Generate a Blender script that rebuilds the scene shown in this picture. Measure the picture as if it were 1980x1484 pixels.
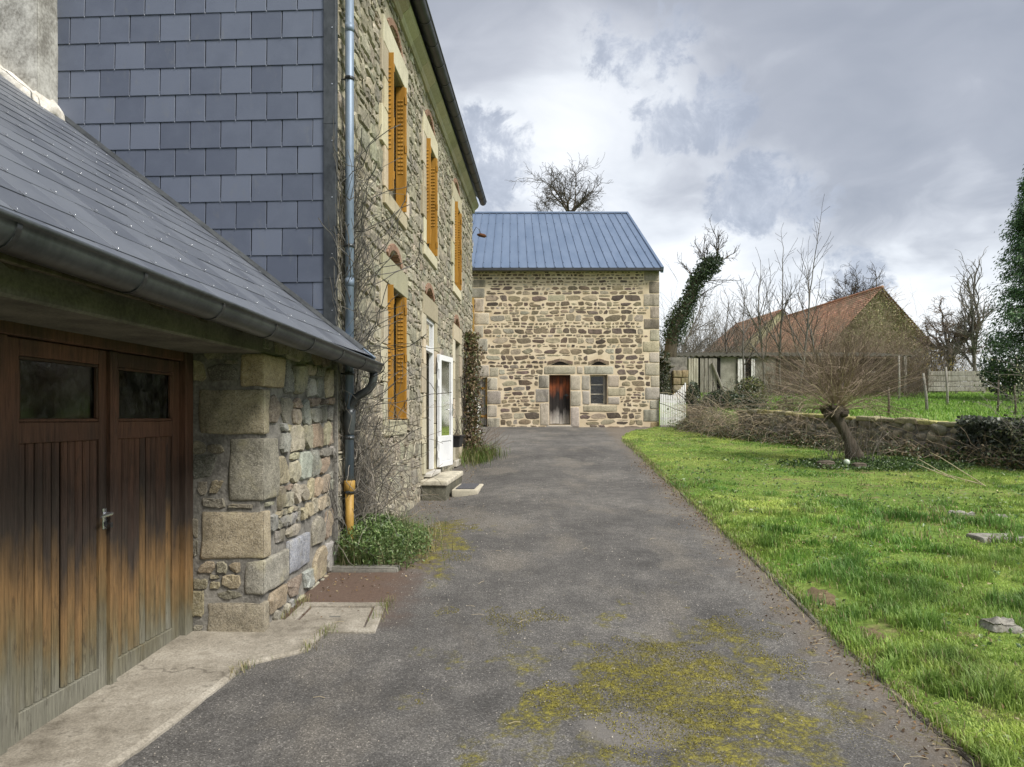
import bpy, math, random
import numpy as np
from mathutils import Vector, Matrix, Quaternion
R = math.radians
random.seed(7)
rng = np.random.default_rng(11)
for o in list(bpy.data.objects): bpy.data.objects.remove(o)
scn = bpy.context.scene
col = scn.collection

# ------------------------------------------------------------------ camera
cd = bpy.data.cameras.new('camera'); cam = bpy.data.objects.new('camera', cd); col.objects.link(cam)
cam.location = (0, 0, 1.6); cam.rotation_euler = (R(90), 0, 0)
cd.sensor_width = 36.0; cd.lens = 36.0 * 1372 / 1980
cd.shift_y = (807 - 742) / 1980.0
cd.clip_start = 0.05; cd.clip_end = 3000
scn.camera = cam

# ------------------------------------------------------------------ view, sun
scn.view_settings.view_transform = 'Standard'; scn.view_settings.look = 'None'
scn.view_settings.gamma = 1.0; scn.view_settings.exposure = 1.75
SUN_EL, SUN_AZ = R(48), R(128)          # azimuth clockwise from +Y
sd = bpy.data.lights.new('sun', 'SUN'); sd.energy = 1.5; sd.angle = R(20); sd.color = (1.0, 0.955, 0.89)
sun = bpy.data.objects.new('sun', sd); col.objects.link(sun)
tosun = Vector((math.cos(SUN_EL)*math.sin(SUN_AZ), math.cos(SUN_EL)*math.cos(SUN_AZ), math.sin(SUN_EL)))
sun.rotation_euler = (-tosun).to_track_quat('-Z', 'Y').to_euler()
sun.location = tosun * 40

# ------------------------------------------------------------------ node helpers
def nd(nt, typ, inp=None, **props):
    n = nt.nodes.new('ShaderNode' + typ)
    for k, v in props.items(): setattr(n, k, v)
    for k, v in (inp or {}).items():
        s = n.inputs[k]
        if isinstance(v, bpy.types.NodeSocket): nt.links.new(v, s)
        else:
            if isinstance(v, (tuple, list)) and len(v) == 3 and s.type == 'RGBA': v = (*v, 1)
            s.default_value = v
    return n
def mth(nt, op, a, b=0.0, c=0.0, clamp=False):
    return nd(nt, 'Math', {0: a, 1: b, 2: c}, operation=op, use_clamp=clamp).outputs[0]
def vm(nt, op, a, b=(0, 0, 0)):
    n = nd(nt, 'VectorMath', {0: a, 1: b}, operation=op)
    return n.outputs['Value'] if op in ('DOT_PRODUCT', 'LENGTH', 'DISTANCE') else n.outputs[0]
def noise(nt, vec, scale, detail=4, rough=.55, dist=0.0):
    return nd(nt, 'TexNoise', {'Vector': vec, 'Scale': scale, 'Detail': detail, 'Roughness': rough, 'Distortion': dist}).outputs['Fac']
def ramp(nt, fac, stops, interp='LINEAR'):
    n = nt.nodes.new('ShaderNodeValToRGB'); cr = n.color_ramp; cr.interpolation = interp
    while len(cr.elements) < len(stops): cr.elements.new(0.5)
    for e, (p, c) in zip(cr.elements, stops):
        e.position = p; e.color = (c, c, c, 1) if isinstance(c, (int, float)) else (*c, 1)
    nt.links.new(fac, n.inputs[0]); return n.outputs[0]
def mix(nt, fac, a, b, mode='MIX'):
    n = nt.nodes.new('ShaderNodeMix'); n.data_type = 'RGBA'; n.blend_type = mode
    for k, v in ((0, fac), (6, a), (7, b)):
        if isinstance(v, bpy.types.NodeSocket): nt.links.new(v, n.inputs[k])
        else: n.inputs[k].default_value = (*v, 1) if isinstance(v, (tuple, list)) else v
    return n.outputs[2]
def mapr(nt, v, a, b, c=0.0, d=1.0, smooth=True):
    return nd(nt, 'MapRange', {'Value': v, 'From Min': a, 'From Max': b, 'To Min': c, 'To Max': d},
              interpolation_type='SMOOTHSTEP' if smooth else 'LINEAR').outputs[0]

# ------------------------------------------------------------------ world: daylight sky under broken grey cloud
w = bpy.data.worlds.new('World'); scn.world = w; w.use_nodes = True
nt = w.node_tree; nt.nodes.clear()
sky = nd(nt, 'TexSky', sky_type='NISHITA', sun_disc=False, sun_elevation=SUN_EL, sun_rotation=SUN_AZ)
D = nd(nt, 'TexCoord').outputs['Generated']
sep = nd(nt, 'SeparateXYZ', {0: D})
zz = mth(nt, 'ADD', mth(nt, 'MAXIMUM', sep.outputs[2], 0.0), 0.22)
P = nd(nt, 'CombineXYZ', {0: mth(nt, 'DIVIDE', sep.outputs[0], zz), 1: mth(nt, 'DIVIDE', sep.outputs[1], zz), 2: 3.7}).outputs[0]
wob = nd(nt, 'TexNoise', {'Vector': P, 'Scale': 1.3, 'Detail': 3.0}).outputs['Color']
Pw = vm(nt, 'ADD', P, nd(nt, 'VectorMath', {0: wob, 3: 0.55}, operation='SCALE').outputs[0])
def sdir(px, py):
    v = Vector(((px-990)/1372, 1, (807-py)/1372)); v.normalize(); return tuple(v)
def blob(px, py, r0, r1):       # soft cap of the sky round a direction (1 inside, 0 outside)
    return mapr(nt, vm(nt, 'DOT_PRODUCT', D, sdir(px, py)), math.cos(R(r1)), math.cos(R(r0)))
big = noise(nt, Pw, 0.85, 5, .5, .3)
fine = noise(nt, Pw, 3.2, 7, .55, .4)
base = mth(nt, 'ADD', mth(nt, 'MULTIPLY', big, .95), mth(nt, 'MULTIPLY_ADD', fine, .33, -.14))
elev = mapr(nt, sep.outputs[2], 0.0, 0.55)
base = mth(nt, 'SUBTRACT', base, mth(nt, 'MULTIPLY', mapr(nt, sep.outputs[2], .29, .47), .075))
base = mth(nt, 'ADD', base, mth(nt, 'MULTIPLY', blob(1260, 360, 3, 17), .12))
base = mth(nt, 'ADD', base, mth(nt, 'MULTIPLY', mapr(nt, sep.outputs[2], .30, .06), .135))
base = mth(nt, 'SUBTRACT', base, mth(nt, 'MULTIPLY', blob(1640, 90, 4, 20), .10))
cl = ramp(nt, base, [(.30, (.205, .218, .248)), (.40, (.246, .258, .288)), (.48, (.335, .347, .375)), (.56, (.45, .466, .49)), (.66, (.56, .57, .582))])
# small dark cloud rags drifting below the deck
rag = noise(nt, D, 16.0, 10, .66, .3)
clump = noise(nt, D, 4.2, 2, .5, .2)
m = None
for px, py, r0, r1 in ((1280, 235, .6, 4.2), (1385, 215, 0.6, 4.0), (1455, 385, 1.4, 4.6), (1570, 390, .7, 3.0), (940, 315, 1.5, 5.5), (1655, 535, .8, 3.6), (1240, 90, 1.0, 5.5)):
    b_ = blob(px, py, r0, r1)
    m = b_ if m is None else mth(nt, 'MAXIMUM', m, b_)
m = mth(nt, 'MAXIMUM', m, mapr(nt, clump, .66, .80))
ragm = mapr(nt, mth(nt, 'ADD', rag, mth(nt, 'MULTIPLY', m, .22)), .60, .75)
ragm = mth(nt, 'MULTIPLY', ragm, mth(nt, 'MULTIPLY', mapr(nt, m, .05, .6), mth(nt, 'MULTIPLY_ADD', fine, .9, .35)))
cl = mix(nt, mth(nt, 'MINIMUM', ragm, .92), cl, mix(nt, mapr(nt, rag, .45, .65), (.29, .312, .36), (.215, .236, .282)))
CLOUD = 5.55
cl10 = nd(nt, 'VectorMath', {0: cl, 3: CLOUD}, operation='SCALE').outputs[0]
skyc = mix(nt, 0.93, sky.outputs[0], cl10)
bg = nd(nt, 'Background', {'Color': skyc, 'Strength': 0.1})
nt.links.new(bg.outputs[0], nd(nt, 'OutputWorld').inputs[0])
w.cycles.sampling_method = 'MANUAL'; w.cycles.sample_map_resolution = 512
scn.cycles.max_bounces = 5; scn.cycles.diffuse_bounces = 3; scn.cycles.glossy_bounces = 3; scn.cycles.transmission_bounces = 4
scn.cycles.caustics_reflective = False; scn.cycles.caustics_refractive = False

# ------------------------------------------------------------------ materials
M = {}
def newmat(name):
    m = bpy.data.materials.new(name); m.use_nodes = True; m.node_tree.nodes.clear(); M[name] = m
    return m, m.node_tree
def pos(nt): return nd(nt, 'NewGeometry').outputs['Position']
def tint(nt): return nd(nt, 'Attribute', attribute_name='tint').outputs['Color']
def finish(nt, colr, rough=.8, bump=None, bd=.02, bs=.6, metal=0.0, spec=.4, coat=0.0, normal=None):
    inp = {'Base Color': colr, 'Roughness': rough, 'Metallic': metal, 'Specular IOR Level': spec, 'Coat Weight': coat}
    p = nd(nt, 'BsdfPrincipled', inp)
    if bump is not None:
        b = nd(nt, 'Bump', {'Height': bump, 'Distance': bd, 'Strength': bs})
        nt.links.new(b.outputs[0], p.inputs['Normal'])
    nt.links.new(p.outputs[0], nd(nt, 'OutputMaterial').inputs[0])
    return p
def simple(name, c1, c2, scale=8, rough=.8, bd=.004, bs=.5, metal=0, spec=.4, stretch=(1, 1, 1), detail=6, fine=60, coat=0):
    m, nt = newmat(name); p = vm(nt, 'MULTIPLY', pos(nt), stretch)
    n1 = noise(nt, p, scale, detail, .6); n2 = noise(nt, p, fine, 3, .6)
    f = mth(nt, 'ADD', mth(nt, 'MULTIPLY', n1, .65), mth(nt, 'MULTIPLY', n2, .35))
    c = mix(nt, mapr(nt, f, .33, .67), c1, c2)
    finish(nt, c, rough, f, bd, bs, metal, spec, coat)
    return m
# stone with its own colour in the 'tint' attribute
def stone_mat(name, grain, bd, lichen, contrast, speck=0.0, dark=(.05, .045, .035), streak=0.0):
    m, nt = newmat(name); p = pos(nt); t = tint(nt)
    n1 = noise(nt, p, 7, 5, .6); n2 = noise(nt, p, grain, 6, .65); n3 = noise(nt, p, grain*5, 3, .6)
    f = mth(nt, 'ADD', mth(nt, 'MULTIPLY', n1, .4), mth(nt, 'ADD', mth(nt, 'MULTIPLY', n2, .4), mth(nt, 'MULTIPLY', n3, .2)))
    c = mix(nt, 1.0, t, ramp(nt, f, [(.30, 1-contrast), (.5, 1.0), (.70, 1+contrast*.9)]), 'MULTIPLY')
    if speck:
        v = nd(nt, 'TexVoronoi', {'Vector': p, 'Scale': 130.0}).outputs['Color']
        s = nd(nt, 'SeparateColor', {0: v}).outputs[0]
        c = mix(nt, mth(nt, 'MULTIPLY', mapr(nt, s, .72, .9), speck), c, (.03, .03, .028))
        c = mix(nt, mth(nt, 'MULTIPLY', mapr(nt, s, .3, .12), speck*.55), c, (.62, .58, .50))
    l = mth(nt, 'MULTIPLY', mapr(nt, noise(nt, p, 3.1, 6, .62), .53, .68), lichen)
    c = mix(nt, l, c, (.43, .39, .23))
    d = mth(nt, 'MULTIPLY', mapr(nt, noise(nt, vm(nt, 'MULTIPLY', p, (1, 1, .35)), 2.3, 7, .65), .5, .7), .55+streak)
    c = mix(nt, d, c, dark)
    finish(nt, c, .92, f, bd, .9, 0, .2)
stone_mat('barn_stone', 22, .03, .12, .55)
stone_mat('granite', 30, .012, .15, .35, .55)
stone_mat('garage_stone', 26, .022, .35, .6, .35)
stone_mat('facade_stone', 26, .030, .20, .85, 0, (.11, .097, .07), .0)
stone_mat('dressed_stone', 34, .006, .12, .22, .12, (.17, .15, .11), -.25)
stone_mat('field_stone', 16, .03, .35, .6, .2)
simple('barn_mortar', (.56, .45, .30), (.74, .63, .46), 2.2, .95, .014, .8, 0, .15, fine=45)
simple('facade_mortar', (.25, .225, .165), (.43, .39, .295), 4, .95, .02, .9, 0, .15, fine=50)
simple('garage_mortar', (.10, .095, .085), (.28, .265, .235), 5, .95, .018, .9, 0, .15, fine=45)
simple('rib_mortar', (.29, .265, .205), (.50, .455, .355), 3, .95, .01, .8, 0, .15, fine=60)
simple('concrete', (.22, .195, .155), (.46, .42, .345), 2.6, .92, .006, .7, 0, .2, fine=70)
simple('concrete_dark', (.10, .095, .085), (.22, .21, .18), 3.0, .95, .01, .8, 0, .2, fine=55)
simple('render_old', (.19, .18, .16), (.56, .55, .51), 4.2, .95, .012, .8, 0, .15, (1, 1, .8), 9, 38)
simple('white_mortar', (.45, .42, .36), (.75, .72, .66), 8, .95, .02, .9, 0, .2, fine=40)
simple('brick', (.19, .115, .080), (.33, .215, .155), 9, .95, .006, .7, 0, .2)
simple('zinc', (.15, .20, .265), (.22, .275, .35), 3, .5, .002, .4, .25, .5, (1, 1, .3), 6, 25)
simple('zinc_old', (.045, .050, .054), (.10, .108, .112), 3.5, .40, .002, .5, .5, .5, (1, 1, .6), 7, 30)
simple('gutter_black', (.028, .030, .034), (.055, .058, .064), 4, .45, .002, .4, .2, .5)
simple('ochre_paint', (.31, .140, .013), (.40, .185, .024), 3, .42, .0015, .3, 0, .45, (1, 1, .25), 6, 40)
simple('ochre_old', (.27, .155, .032), (.41, .25, .055), 6, .55, .002, .5, 0, .4, (1, 1, .4), 7, 40)
simple('white_pvc', (.72, .73, .74), (.82, .83, .83), 3, .35, .0006, .2, 0, .5, fine=30)
simple('white_paint_old', (.62, .61, .57), (.84, .84, .82), 14, .75, .003, .6, 0, .3, (1, 1, .12), 8, 60)
simple('weathered_wood', (.16, .145, .12), (.38, .36, .32), 12, .9, .005, .8, 0, .2, (1, 1, .1), 8, 60)
simple('pale_wood', (.34, .31, .25), (.60, .57, .48), 12, .9, .004, .7, 0, .2, (1, 1, .1), 8, 60)
simple('dark_void', (.012, .011, .010), (.02, .019, .017), 5, .95, .001, .2, 0, .1)
simple('black_plastic', (.012, .012, .014), (.03, .03, .032), 12, .5, .001, .3, 0, .4)
simple('iron', (.05, .05, .052), (.13, .13, .135), 20, .5, .001, .4, .8, .5)
simple('rust', (.07, .03, .015), (.16, .07, .03), 20, .8, .002, .5, .3, .3)
simple('hook_steel', (.55, .56, .58), (.75, .76, .78), 20, .25, .0005, .2, .9, .5)
simple('slate_body', (.02, .022, .028), (.035, .038, .045), 6, .9, .002, .3)
simple('mat_rubber', (.05, .05, .055), (.11, .11, .12), 60, .9, .004, .8)
simple('asbestos_sheet', (.045, .045, .032), (.11, .105, .078), 5, .95, .006, .7, 0, .2, fine=40)
simple('shed_render', (.19, .185, .15), (.36, .35, .295), 2.5, .95, .008, .6, 0, .2, fine=30)
simple('hedge_render', (.31, .295, .17), (.47, .44, .275), 2.0, .95, .01, .6, 0, .2, fine=20)
simple('sand_glass', (.42, .50, .38), (.55, .62, .5), 8, .12, .001, .2, 0, .6)
simple('rock_pale', (.13, .12, .10), (.38, .365, .32), 9, .95, .02, .9, 0, .2, fine=45)
simple('bark', (.055, .045, .033), (.13, .11, .085), 9, .95, .012, .9, 0, .15, (1, 1, .25), 7, 50)
simple('bark_grey', (.085, .080, .070), (.19, .18, .16), 9, .95, .008, .9, 0, .15, (1, 1, .3), 7, 50)
simple('twig_dark', (.045, .038, .032), (.095, .082, .068), 6, .9, .001, .3, 0, .2)
simple('twig_brown', (.22, .165, .115), (.41, .33, .235), 5, .85, .001, .3, 0, .2)
simple('twig_red', (.135, .10, .075), (.26, .20, .15), 5, .85, .001, .3, 0, .2)
simple('twig_grey', (.13, .115, .095), (.27, .245, .205), 5, .85, .001, .3, 0, .2)
simple('twig_straw', (.34, .28, .17), (.52, .45, .31), 5, .85, .001, .3, 0, .2)
simple('soil', (.075, .056, .032), (.20, .155, .09), 6, .97, .03, .9, 0, .15, fine=40)
simple('field_far', (.10, .17, .03), (.18, .27, .055), .8, .95, .05, .6, 0, .15, fine=6)
simple('wood_far', (.07, .06, .048), (.12, .105, .08), .15, .95, .1, .5, 0, .1, fine=1.5)

m, nt = newmat('ochre_paint'); p = pos(nt)
n1 = noise(nt, vm(nt, 'MULTIPLY', p, (1, 1, .25)), 6, 7, .65); n2 = noise(nt, p, 60, 4, .6)
c = mix(nt, mapr(nt, n1, .3, .7), (.275, .132, .014), (.415, .208, .028))
c = mix(nt, mth(nt, 'MULTIPLY', mapr(nt, n1, .56, .74), .6), c, (.10, .06, .025)); c = mix(nt, mth(nt, 'MULTIPLY', mapr(nt, n2, .64, .72), .5), c, (.33, .26, .16))
finish(nt, c, .55, mth(nt, 'ADD', n1, n2), .002, .4, 0, .35)

# slate: blue-grey fibre slate, tiny differences from piece to piece
def slate(name, c1, c2, rough):
    m, nt = newmat(name); p = pos(nt); r = nd(nt, 'ObjectInfo').outputs['Random']
    n1 = noise(nt, p, 5, 6, .6); n2 = noise(nt, p, 90, 3, .6)
    f = mth(nt, 'ADD', mth(nt, 'MULTIPLY', n1, .45), mth(nt, 'ADD', mth(nt, 'MULTIPLY', n2, .15), mth(nt, 'MULTIPLY', r, .50)))
    c = mix(nt, mapr(nt, f, .22, .78), c1, c2)
    dirt = mth(nt, 'MULTIPLY', mapr(nt, noise(nt, vm(nt, 'MULTIPLY', p, (1, 1, .4)), 9, 7, .68), .56, .72), .28)
    c = mix(nt, dirt, c, (.17, .175, .17))
    ro = mth(nt, 'ADD', mth(nt, 'MULTIPLY', n1, .22), rough)
    finish(nt, c, ro, mth(nt, 'ADD', n2, mth(nt, 'MULTIPLY', n1, .5)), .0015, .5, 0, .5)
slate('slate_gable', (.078, .092, .131), (.122, .141, .190), .38)
slate('slate_roof', (.085, .094, .115), (.130, .142, .166), .30)

# ribbed metal roof of the barn
m, nt = newmat('roof_metal'); p = pos(nt)
n1 = noise(nt, vm(nt, 'MULTIPLY', p, (1, .25, .25)), 2.2, 5, .6)
finish(nt, mix(nt, mapr(nt, n1, .3, .7), (.100, .148, .232), (.138, .190, .280)), .40, n1, .004, .25, .15, .5)

# tiles of the far roof
m, nt = newmat('far_tile'); p = pos(nt)
n1 = noise(nt, p, .9, 6, .65); n2 = noise(nt, p, 7, 4, .65); t = tint(nt)
c = mix(nt, 1.0, t, ramp(nt, n2, [(.3, .6), (.7, 1.3)]), 'MULTIPLY')
c = mix(nt, mth(nt, 'MULTIPLY', mapr(nt, n1, .44, .64), .7), c, (.27, .20, .13))
finish(nt, c, .95, n2, .02, .5)

# garage door wood: varnish left high up, black in the middle, bare ochre lower down, grey-green at the foot
def door_wood(name, hz, stops):
    m, nt = newmat(name); p = pos(nt)
    g = noise(nt, vm(nt, 'MULTIPLY', p, (30, 30, 1.6)), 3.0, 7, .6, .6)
    g2 = noise(nt, vm(nt, 'MULTIPLY', p, (60, 60, 2.2)), 4.0, 4, .6)
    patch = noise(nt, vm(nt, 'MULTIPLY', p, (2.6, 2.6, .9)), 2.0, 5, .6)
    col_n = noise(nt, vm(nt, 'MULTIPLY', p, (14, 14, .4)), 1.2, 3, .5)
    z = nd(nt, 'SeparateXYZ', {0: p}).outputs[2]
    h = mth(nt, 'MULTIPLY_ADD', z, hz[0], hz[1])
    h = mth(nt, 'ADD', h, mth(nt, 'ADD', mth(nt, 'MULTIPLY_ADD', patch, .30, -.15), mth(nt, 'MULTIPLY_ADD', col_n, .07, -.035)))
    h = mth(nt, 'ADD', h, mth(nt, 'MULTIPLY_ADD', nd(nt, 'ObjectInfo').outputs['Random'], .15, -.075))
    c = ramp(nt, h, stops)
    c = mix(nt, mth(nt, 'MULTIPLY', mapr(nt, noise(nt, vm(nt, 'MULTIPLY', p, (9, 9, 2.4)), 2.5, 6, .7), .56, .68), .5), c, (.030, .024, .019))
    c = mix(nt, 1.0, c, ramp(nt, g, [(.3, .60), (.5, 1.0), (.72, 1.38)]), 'MULTIPLY')
    c = mix(nt, mth(nt, 'MULTIPLY', mapr(nt, g2, .58, .72), .55), c, (.018, .014, .011))
    f = mth(nt, 'ADD', g, mth(nt, 'MULTIPLY', g2, .6))
    finish(nt, c, .72, f, .004, .8, 0, .3)
door_wood('garage_wood', (.47, .0), [(.02, (.17, .165, .13)), (.10, (.135, .125, .085)), (.17, (.145, .105, .05)), (.27, (.195, .115, .048)), (.355, (.115, .072, .036)),
          (.42, (.050, .038, .030)), (.56, (.060, .036, .026)), (.64, (.098, .050, .032)), (.78, (.140, .066, .040)), (.92, (.055, .034, .022))])
door_wood('barn_door_wood', (.58, -.79), [(.0, (.40, .38, .35)), (.16, (.26, .24, .22)), (.30, (.028, .024, .022)), (.54, (.020, .016, .015)), (.62, (.11, .038, .02)), (.76, (.25, .070, .024)), (.93, (.09, .035, .02))])

# glass
def glass(name, dirt, tintc):
    m, nt = newmat(name)
    g = nd(nt, 'BsdfPrincipled', {'Base Color': tintc, 'Roughness': .06, 'Transmission Weight': 1.0, 'IOR': 1.45})
    d = nd(nt, 'BsdfPrincipled', {'Base Color': (.16, .16, .145), 'Roughness': .8})
    f = mth(nt, 'MULTIPLY', mapr(nt, noise(nt, pos(nt), 9, 7, .65), .35, .75), dirt)
    mx = nd(nt, 'MixShader', {0: f, 1: g.outputs[0], 2: d.outputs[0]})
    nt.links.new(mx.outputs[0], nd(nt, 'OutputMaterial').inputs[0])
glass('glass_clean', .05, (.85, .88, .88)); glass('glass_dirty', .32, (.45, .48, .48))

# leaves, grass: colour per piece, thin and slightly see-through
def leafmat(name, tr=.3, rough=.55, spec=.35):
    m, nt = newmat(name); t = tint(nt)
    n1 = noise(nt, pos(nt), 1.6, 4, .6)
    c = mix(nt, 1.0, t, ramp(nt, n1, [(.3, .72), (.7, 1.25)]), 'MULTIPLY')
    p = nd(nt, 'BsdfPrincipled', {'Base Color': c, 'Roughness': rough, 'Specular IOR Level': spec})
    tl = nd(nt, 'BsdfTranslucent', {'Color': c})
    mx = nd(nt, 'MixShader', {0: tr, 1: p.outputs[0], 2: tl.outputs[0]})
    nt.links.new(mx.outputs[0], nd(nt, 'OutputMaterial').inputs[0])
leafmat('leaf', .25, .42, .5); leafmat('grass_blade', .38, .5, .35); leafmat('litter', .1, .9, .15)

# lawn floor
m, nt = newmat('lawn_floor'); p = pos(nt)
n1 = noise(nt, p, .9, 6, .62); n2 = noise(nt, p, 14, 5, .65); n3 = noise(nt, p, 2.6, 5, .6)
c = ramp(nt, n1, [(.3, (.085, .145, .028)), (.5, (.14, .21, .04)), (.68, (.20, .25, .06))])
c = mix(nt, mth(nt, 'MULTIPLY', mapr(nt, n3, .56, .70), .8), c, (.20, .16, .085))
c = mix(nt, 1.0, c, ramp(nt, n2, [(.3, .5), (.7, 1.35)]), 'MULTIPLY')
finish(nt, c, .95, n2, .03, .8, 0, .15)

# asphalt of the drive: aggregate, worn tracks, moss, soil washed against the wall
m, nt = newmat('asphalt'); p = pos(nt); sx = nd(nt, 'SeparateXYZ', {0: p}); X, Y = sx.outputs[0], sx.outputs[1]
agg = nd(nt, 'TexVoronoi', {'Vector': p, 'Scale': 150.0}).outputs['Color']
ag = nd(nt, 'SeparateColor', {0: agg}).outputs[0]
n1 = noise(nt, p, .55, 6, .6); n2 = noise(nt, p, 4.5, 7, .65); n3 = noise(nt, p, 38, 4, .65)
cen = mth(nt, 'ABSOLUTE', mth(nt, 'SUBTRACT', X, mth(nt, 'MULTIPLY_ADD', Y, .0546, .15)))   # distance from the middle of the drive
c = ramp(nt, mth(nt, 'ADD', mth(nt, 'MULTIPLY', n1, .6), mth(nt, 'MULTIPLY', n2, .4)), [(.34, (.062, .060, .057)), (.50, (.112, .107, .100)), (.66, (.190, .180, .162))])
c = mix(nt, mth(nt, 'MULTIPLY', mapr(nt, noise(nt, vm(nt, 'MULTIPLY', p, (1, .55, 1)), 1.3, 6, .6), .50, .66), .55), c, (.185, .168, .142))
c = mix(nt, 1.0, c, ramp(nt, ag, [(.0, .58), (.5, .95), (.85, 1.2), (1.0, 2.0)]), 'MULTIPLY')
c = mix(nt, mth(nt, 'MULTIPLY', mapr(nt, n3, .55, .75), .5), c, (.04, .038, .036))
edge = mth(nt, 'SUBTRACT', mth(nt, 'MULTIPLY_ADD', Y, .0595, 1.95), X)       # distance from the kerb
c = mix(nt, mth(nt, 'MULTIPLY', mapr(nt, mth(nt, 'ADD', edge, mth(nt, 'MULTIPLY', n2, .7)), .80, .30), .62), c, (.185, .150, .112))
wl = mth(nt, 'SUBTRACT', X, mth(nt, 'MULTIPLY_ADD', Y, .0546, -2.026))      # distance from the house front
inY = mth(nt, 'MULTIPLY', mapr(nt, Y, 5.0, 5.5), mapr(nt, Y, 9.2, 7.6))
red = mth(nt, 'MULTIPLY', mapr(nt, mth(nt, 'ADD', wl, mth(nt, 'MULTIPLY', n2, .7)), 1.45, .85), inY)
c = mix(nt, mth(nt, 'MULTIPLY', red, .85), c, mix(nt, n3, (.075, .047, .034), (.18, .118, .085)))
dust = mth(nt, 'MULTIPLY', mapr(nt, mth(nt, 'ADD', wl, mth(nt, 'MULTIPLY', n2, .5)), .95, .5), mapr(nt, Y, 8.0, 9.0))
c = mix(nt, mth(nt, 'MULTIPLY', dust, .5), c, (.155, .138, .118))
def around(cx, cy, rx, ry):
    return mth(nt, 'POWER', mth(nt, 'ADD', mth(nt, 'POWER', mth(nt, 'ABSOLUTE', mth(nt, 'DIVIDE', mth(nt, 'SUBTRACT', X, cx), rx)), 2.0),
               mth(nt, 'POWER', mth(nt, 'ABSOLUTE', mth(nt, 'DIVIDE', mth(nt, 'SUBTRACT', Y, cy), ry)), 2.0)), .5)
mr = mth(nt, 'MINIMUM', around(.95, 4.05, 1.15, 1.35), around(-.75, 7.8, .42, 1.3))
mn = noise(nt, vm(nt, 'MULTIPLY', p, (1, .8, 1)), 2.6, 8, .66, .3)
moss = mapr(nt, mth(nt, 'SUBTRACT', mn, mth(nt, 'MULTIPLY', mr, .20)), .325, .44)
moss = mth(nt, 'MULTIPLY', moss, mapr(nt, mth(nt, 'ADD', mth(nt, 'MULTIPLY', noise(nt, p, 11, 6, .7), .6), mth(nt, 'MULTIPLY', noise(nt, p, 60, 4, .7), .4)), .40, .58))
mossc = mix(nt, mapr(nt, noise(nt, p, 42, 6, .7), .32, .66), (.095, .085, .018), (.32, .285, .045))
c = mix(nt, mth(nt, 'MULTIPLY', moss, .9), c, mossc)
pale = mapr(nt, mth(nt, 'ADD', around(.62, 3.62, .30, .24), mth(nt, 'MULTIPLY', n2, .8)), 1.45, 1.1)
c = mix(nt, mth(nt, 'MULTIPLY', pale, .6), c, (.205, .19, .172))
hgt = mth(nt, 'ADD', mth(nt, 'MULTIPLY', ag, .35), mth(nt, 'ADD', mth(nt, 'MULTIPLY', n3, .5), mth(nt, 'MULTIPLY', moss, .9)))
finish(nt, c, .88, hgt, .010, .85, 0, .25)

# old concrete: blotched, stained, hair-cracked
m, nt = newmat('old_concrete'); p = pos(nt)
n1 = noise(nt, p, 1.6, 7, .66, .3); n2 = noise(nt, p, 9, 7, .68); n3 = noise(nt, p, 80, 4, .6)
c = ramp(nt, mth(nt, 'ADD', mth(nt, 'MULTIPLY', n1, .6), mth(nt, 'MULTIPLY', n2, .4)), [(.34, (.13, .115, .09)), (.47, (.26, .235, .19)), (.56, (.35, .32, .265)), (.68, (.47, .44, .375))])
c = mix(nt, mth(nt, 'MULTIPLY', mapr(nt, n2, .56, .70), .65), c, (.095, .083, .062))
c = mix(nt, 1.0, c, ramp(nt, n3, [(.3, .72), (.7, 1.22)]), 'MULTIPLY')
v = nd(nt, 'TexVoronoi', {'Vector': vm(nt, 'ADD', p, nd(nt, 'VectorMath', {0: nd(nt, 'TexNoise', {'Vector': p, 'Scale': 6.0}).outputs['Color'], 3: .25}, operation='SCALE').outputs[0]), 'Scale': .55}, feature='DISTANCE_TO_EDGE').outputs[0]
c = mix(nt, mth(nt, 'MULTIPLY', mapr(nt, v, .006, .001), .45), c, (.06, .052, .04))
finish(nt, c, .94, mth(nt, 'ADD', n2, mth(nt, 'MULTIPLY', n3, .5)), .012, .8, 0, .2)

# ------------------------------------------------------------------ geometry helpers
OX, OY = -1.661, 6.69
UX, UY = .0545, .9985
NX, NY = .9985, -.0545
def fp(s, w, z): return (OX + s*UX + w*NX, OY + s*UY + w*NY, z)       # house front: along, outwards, up
def wp(x, y, z): return (x, y, z)
def sY(Y): return (Y - OY) / UY
UROT = Matrix(((UX, NX, 0), (UY, NY, 0), (0, 0, 1)))

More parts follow.
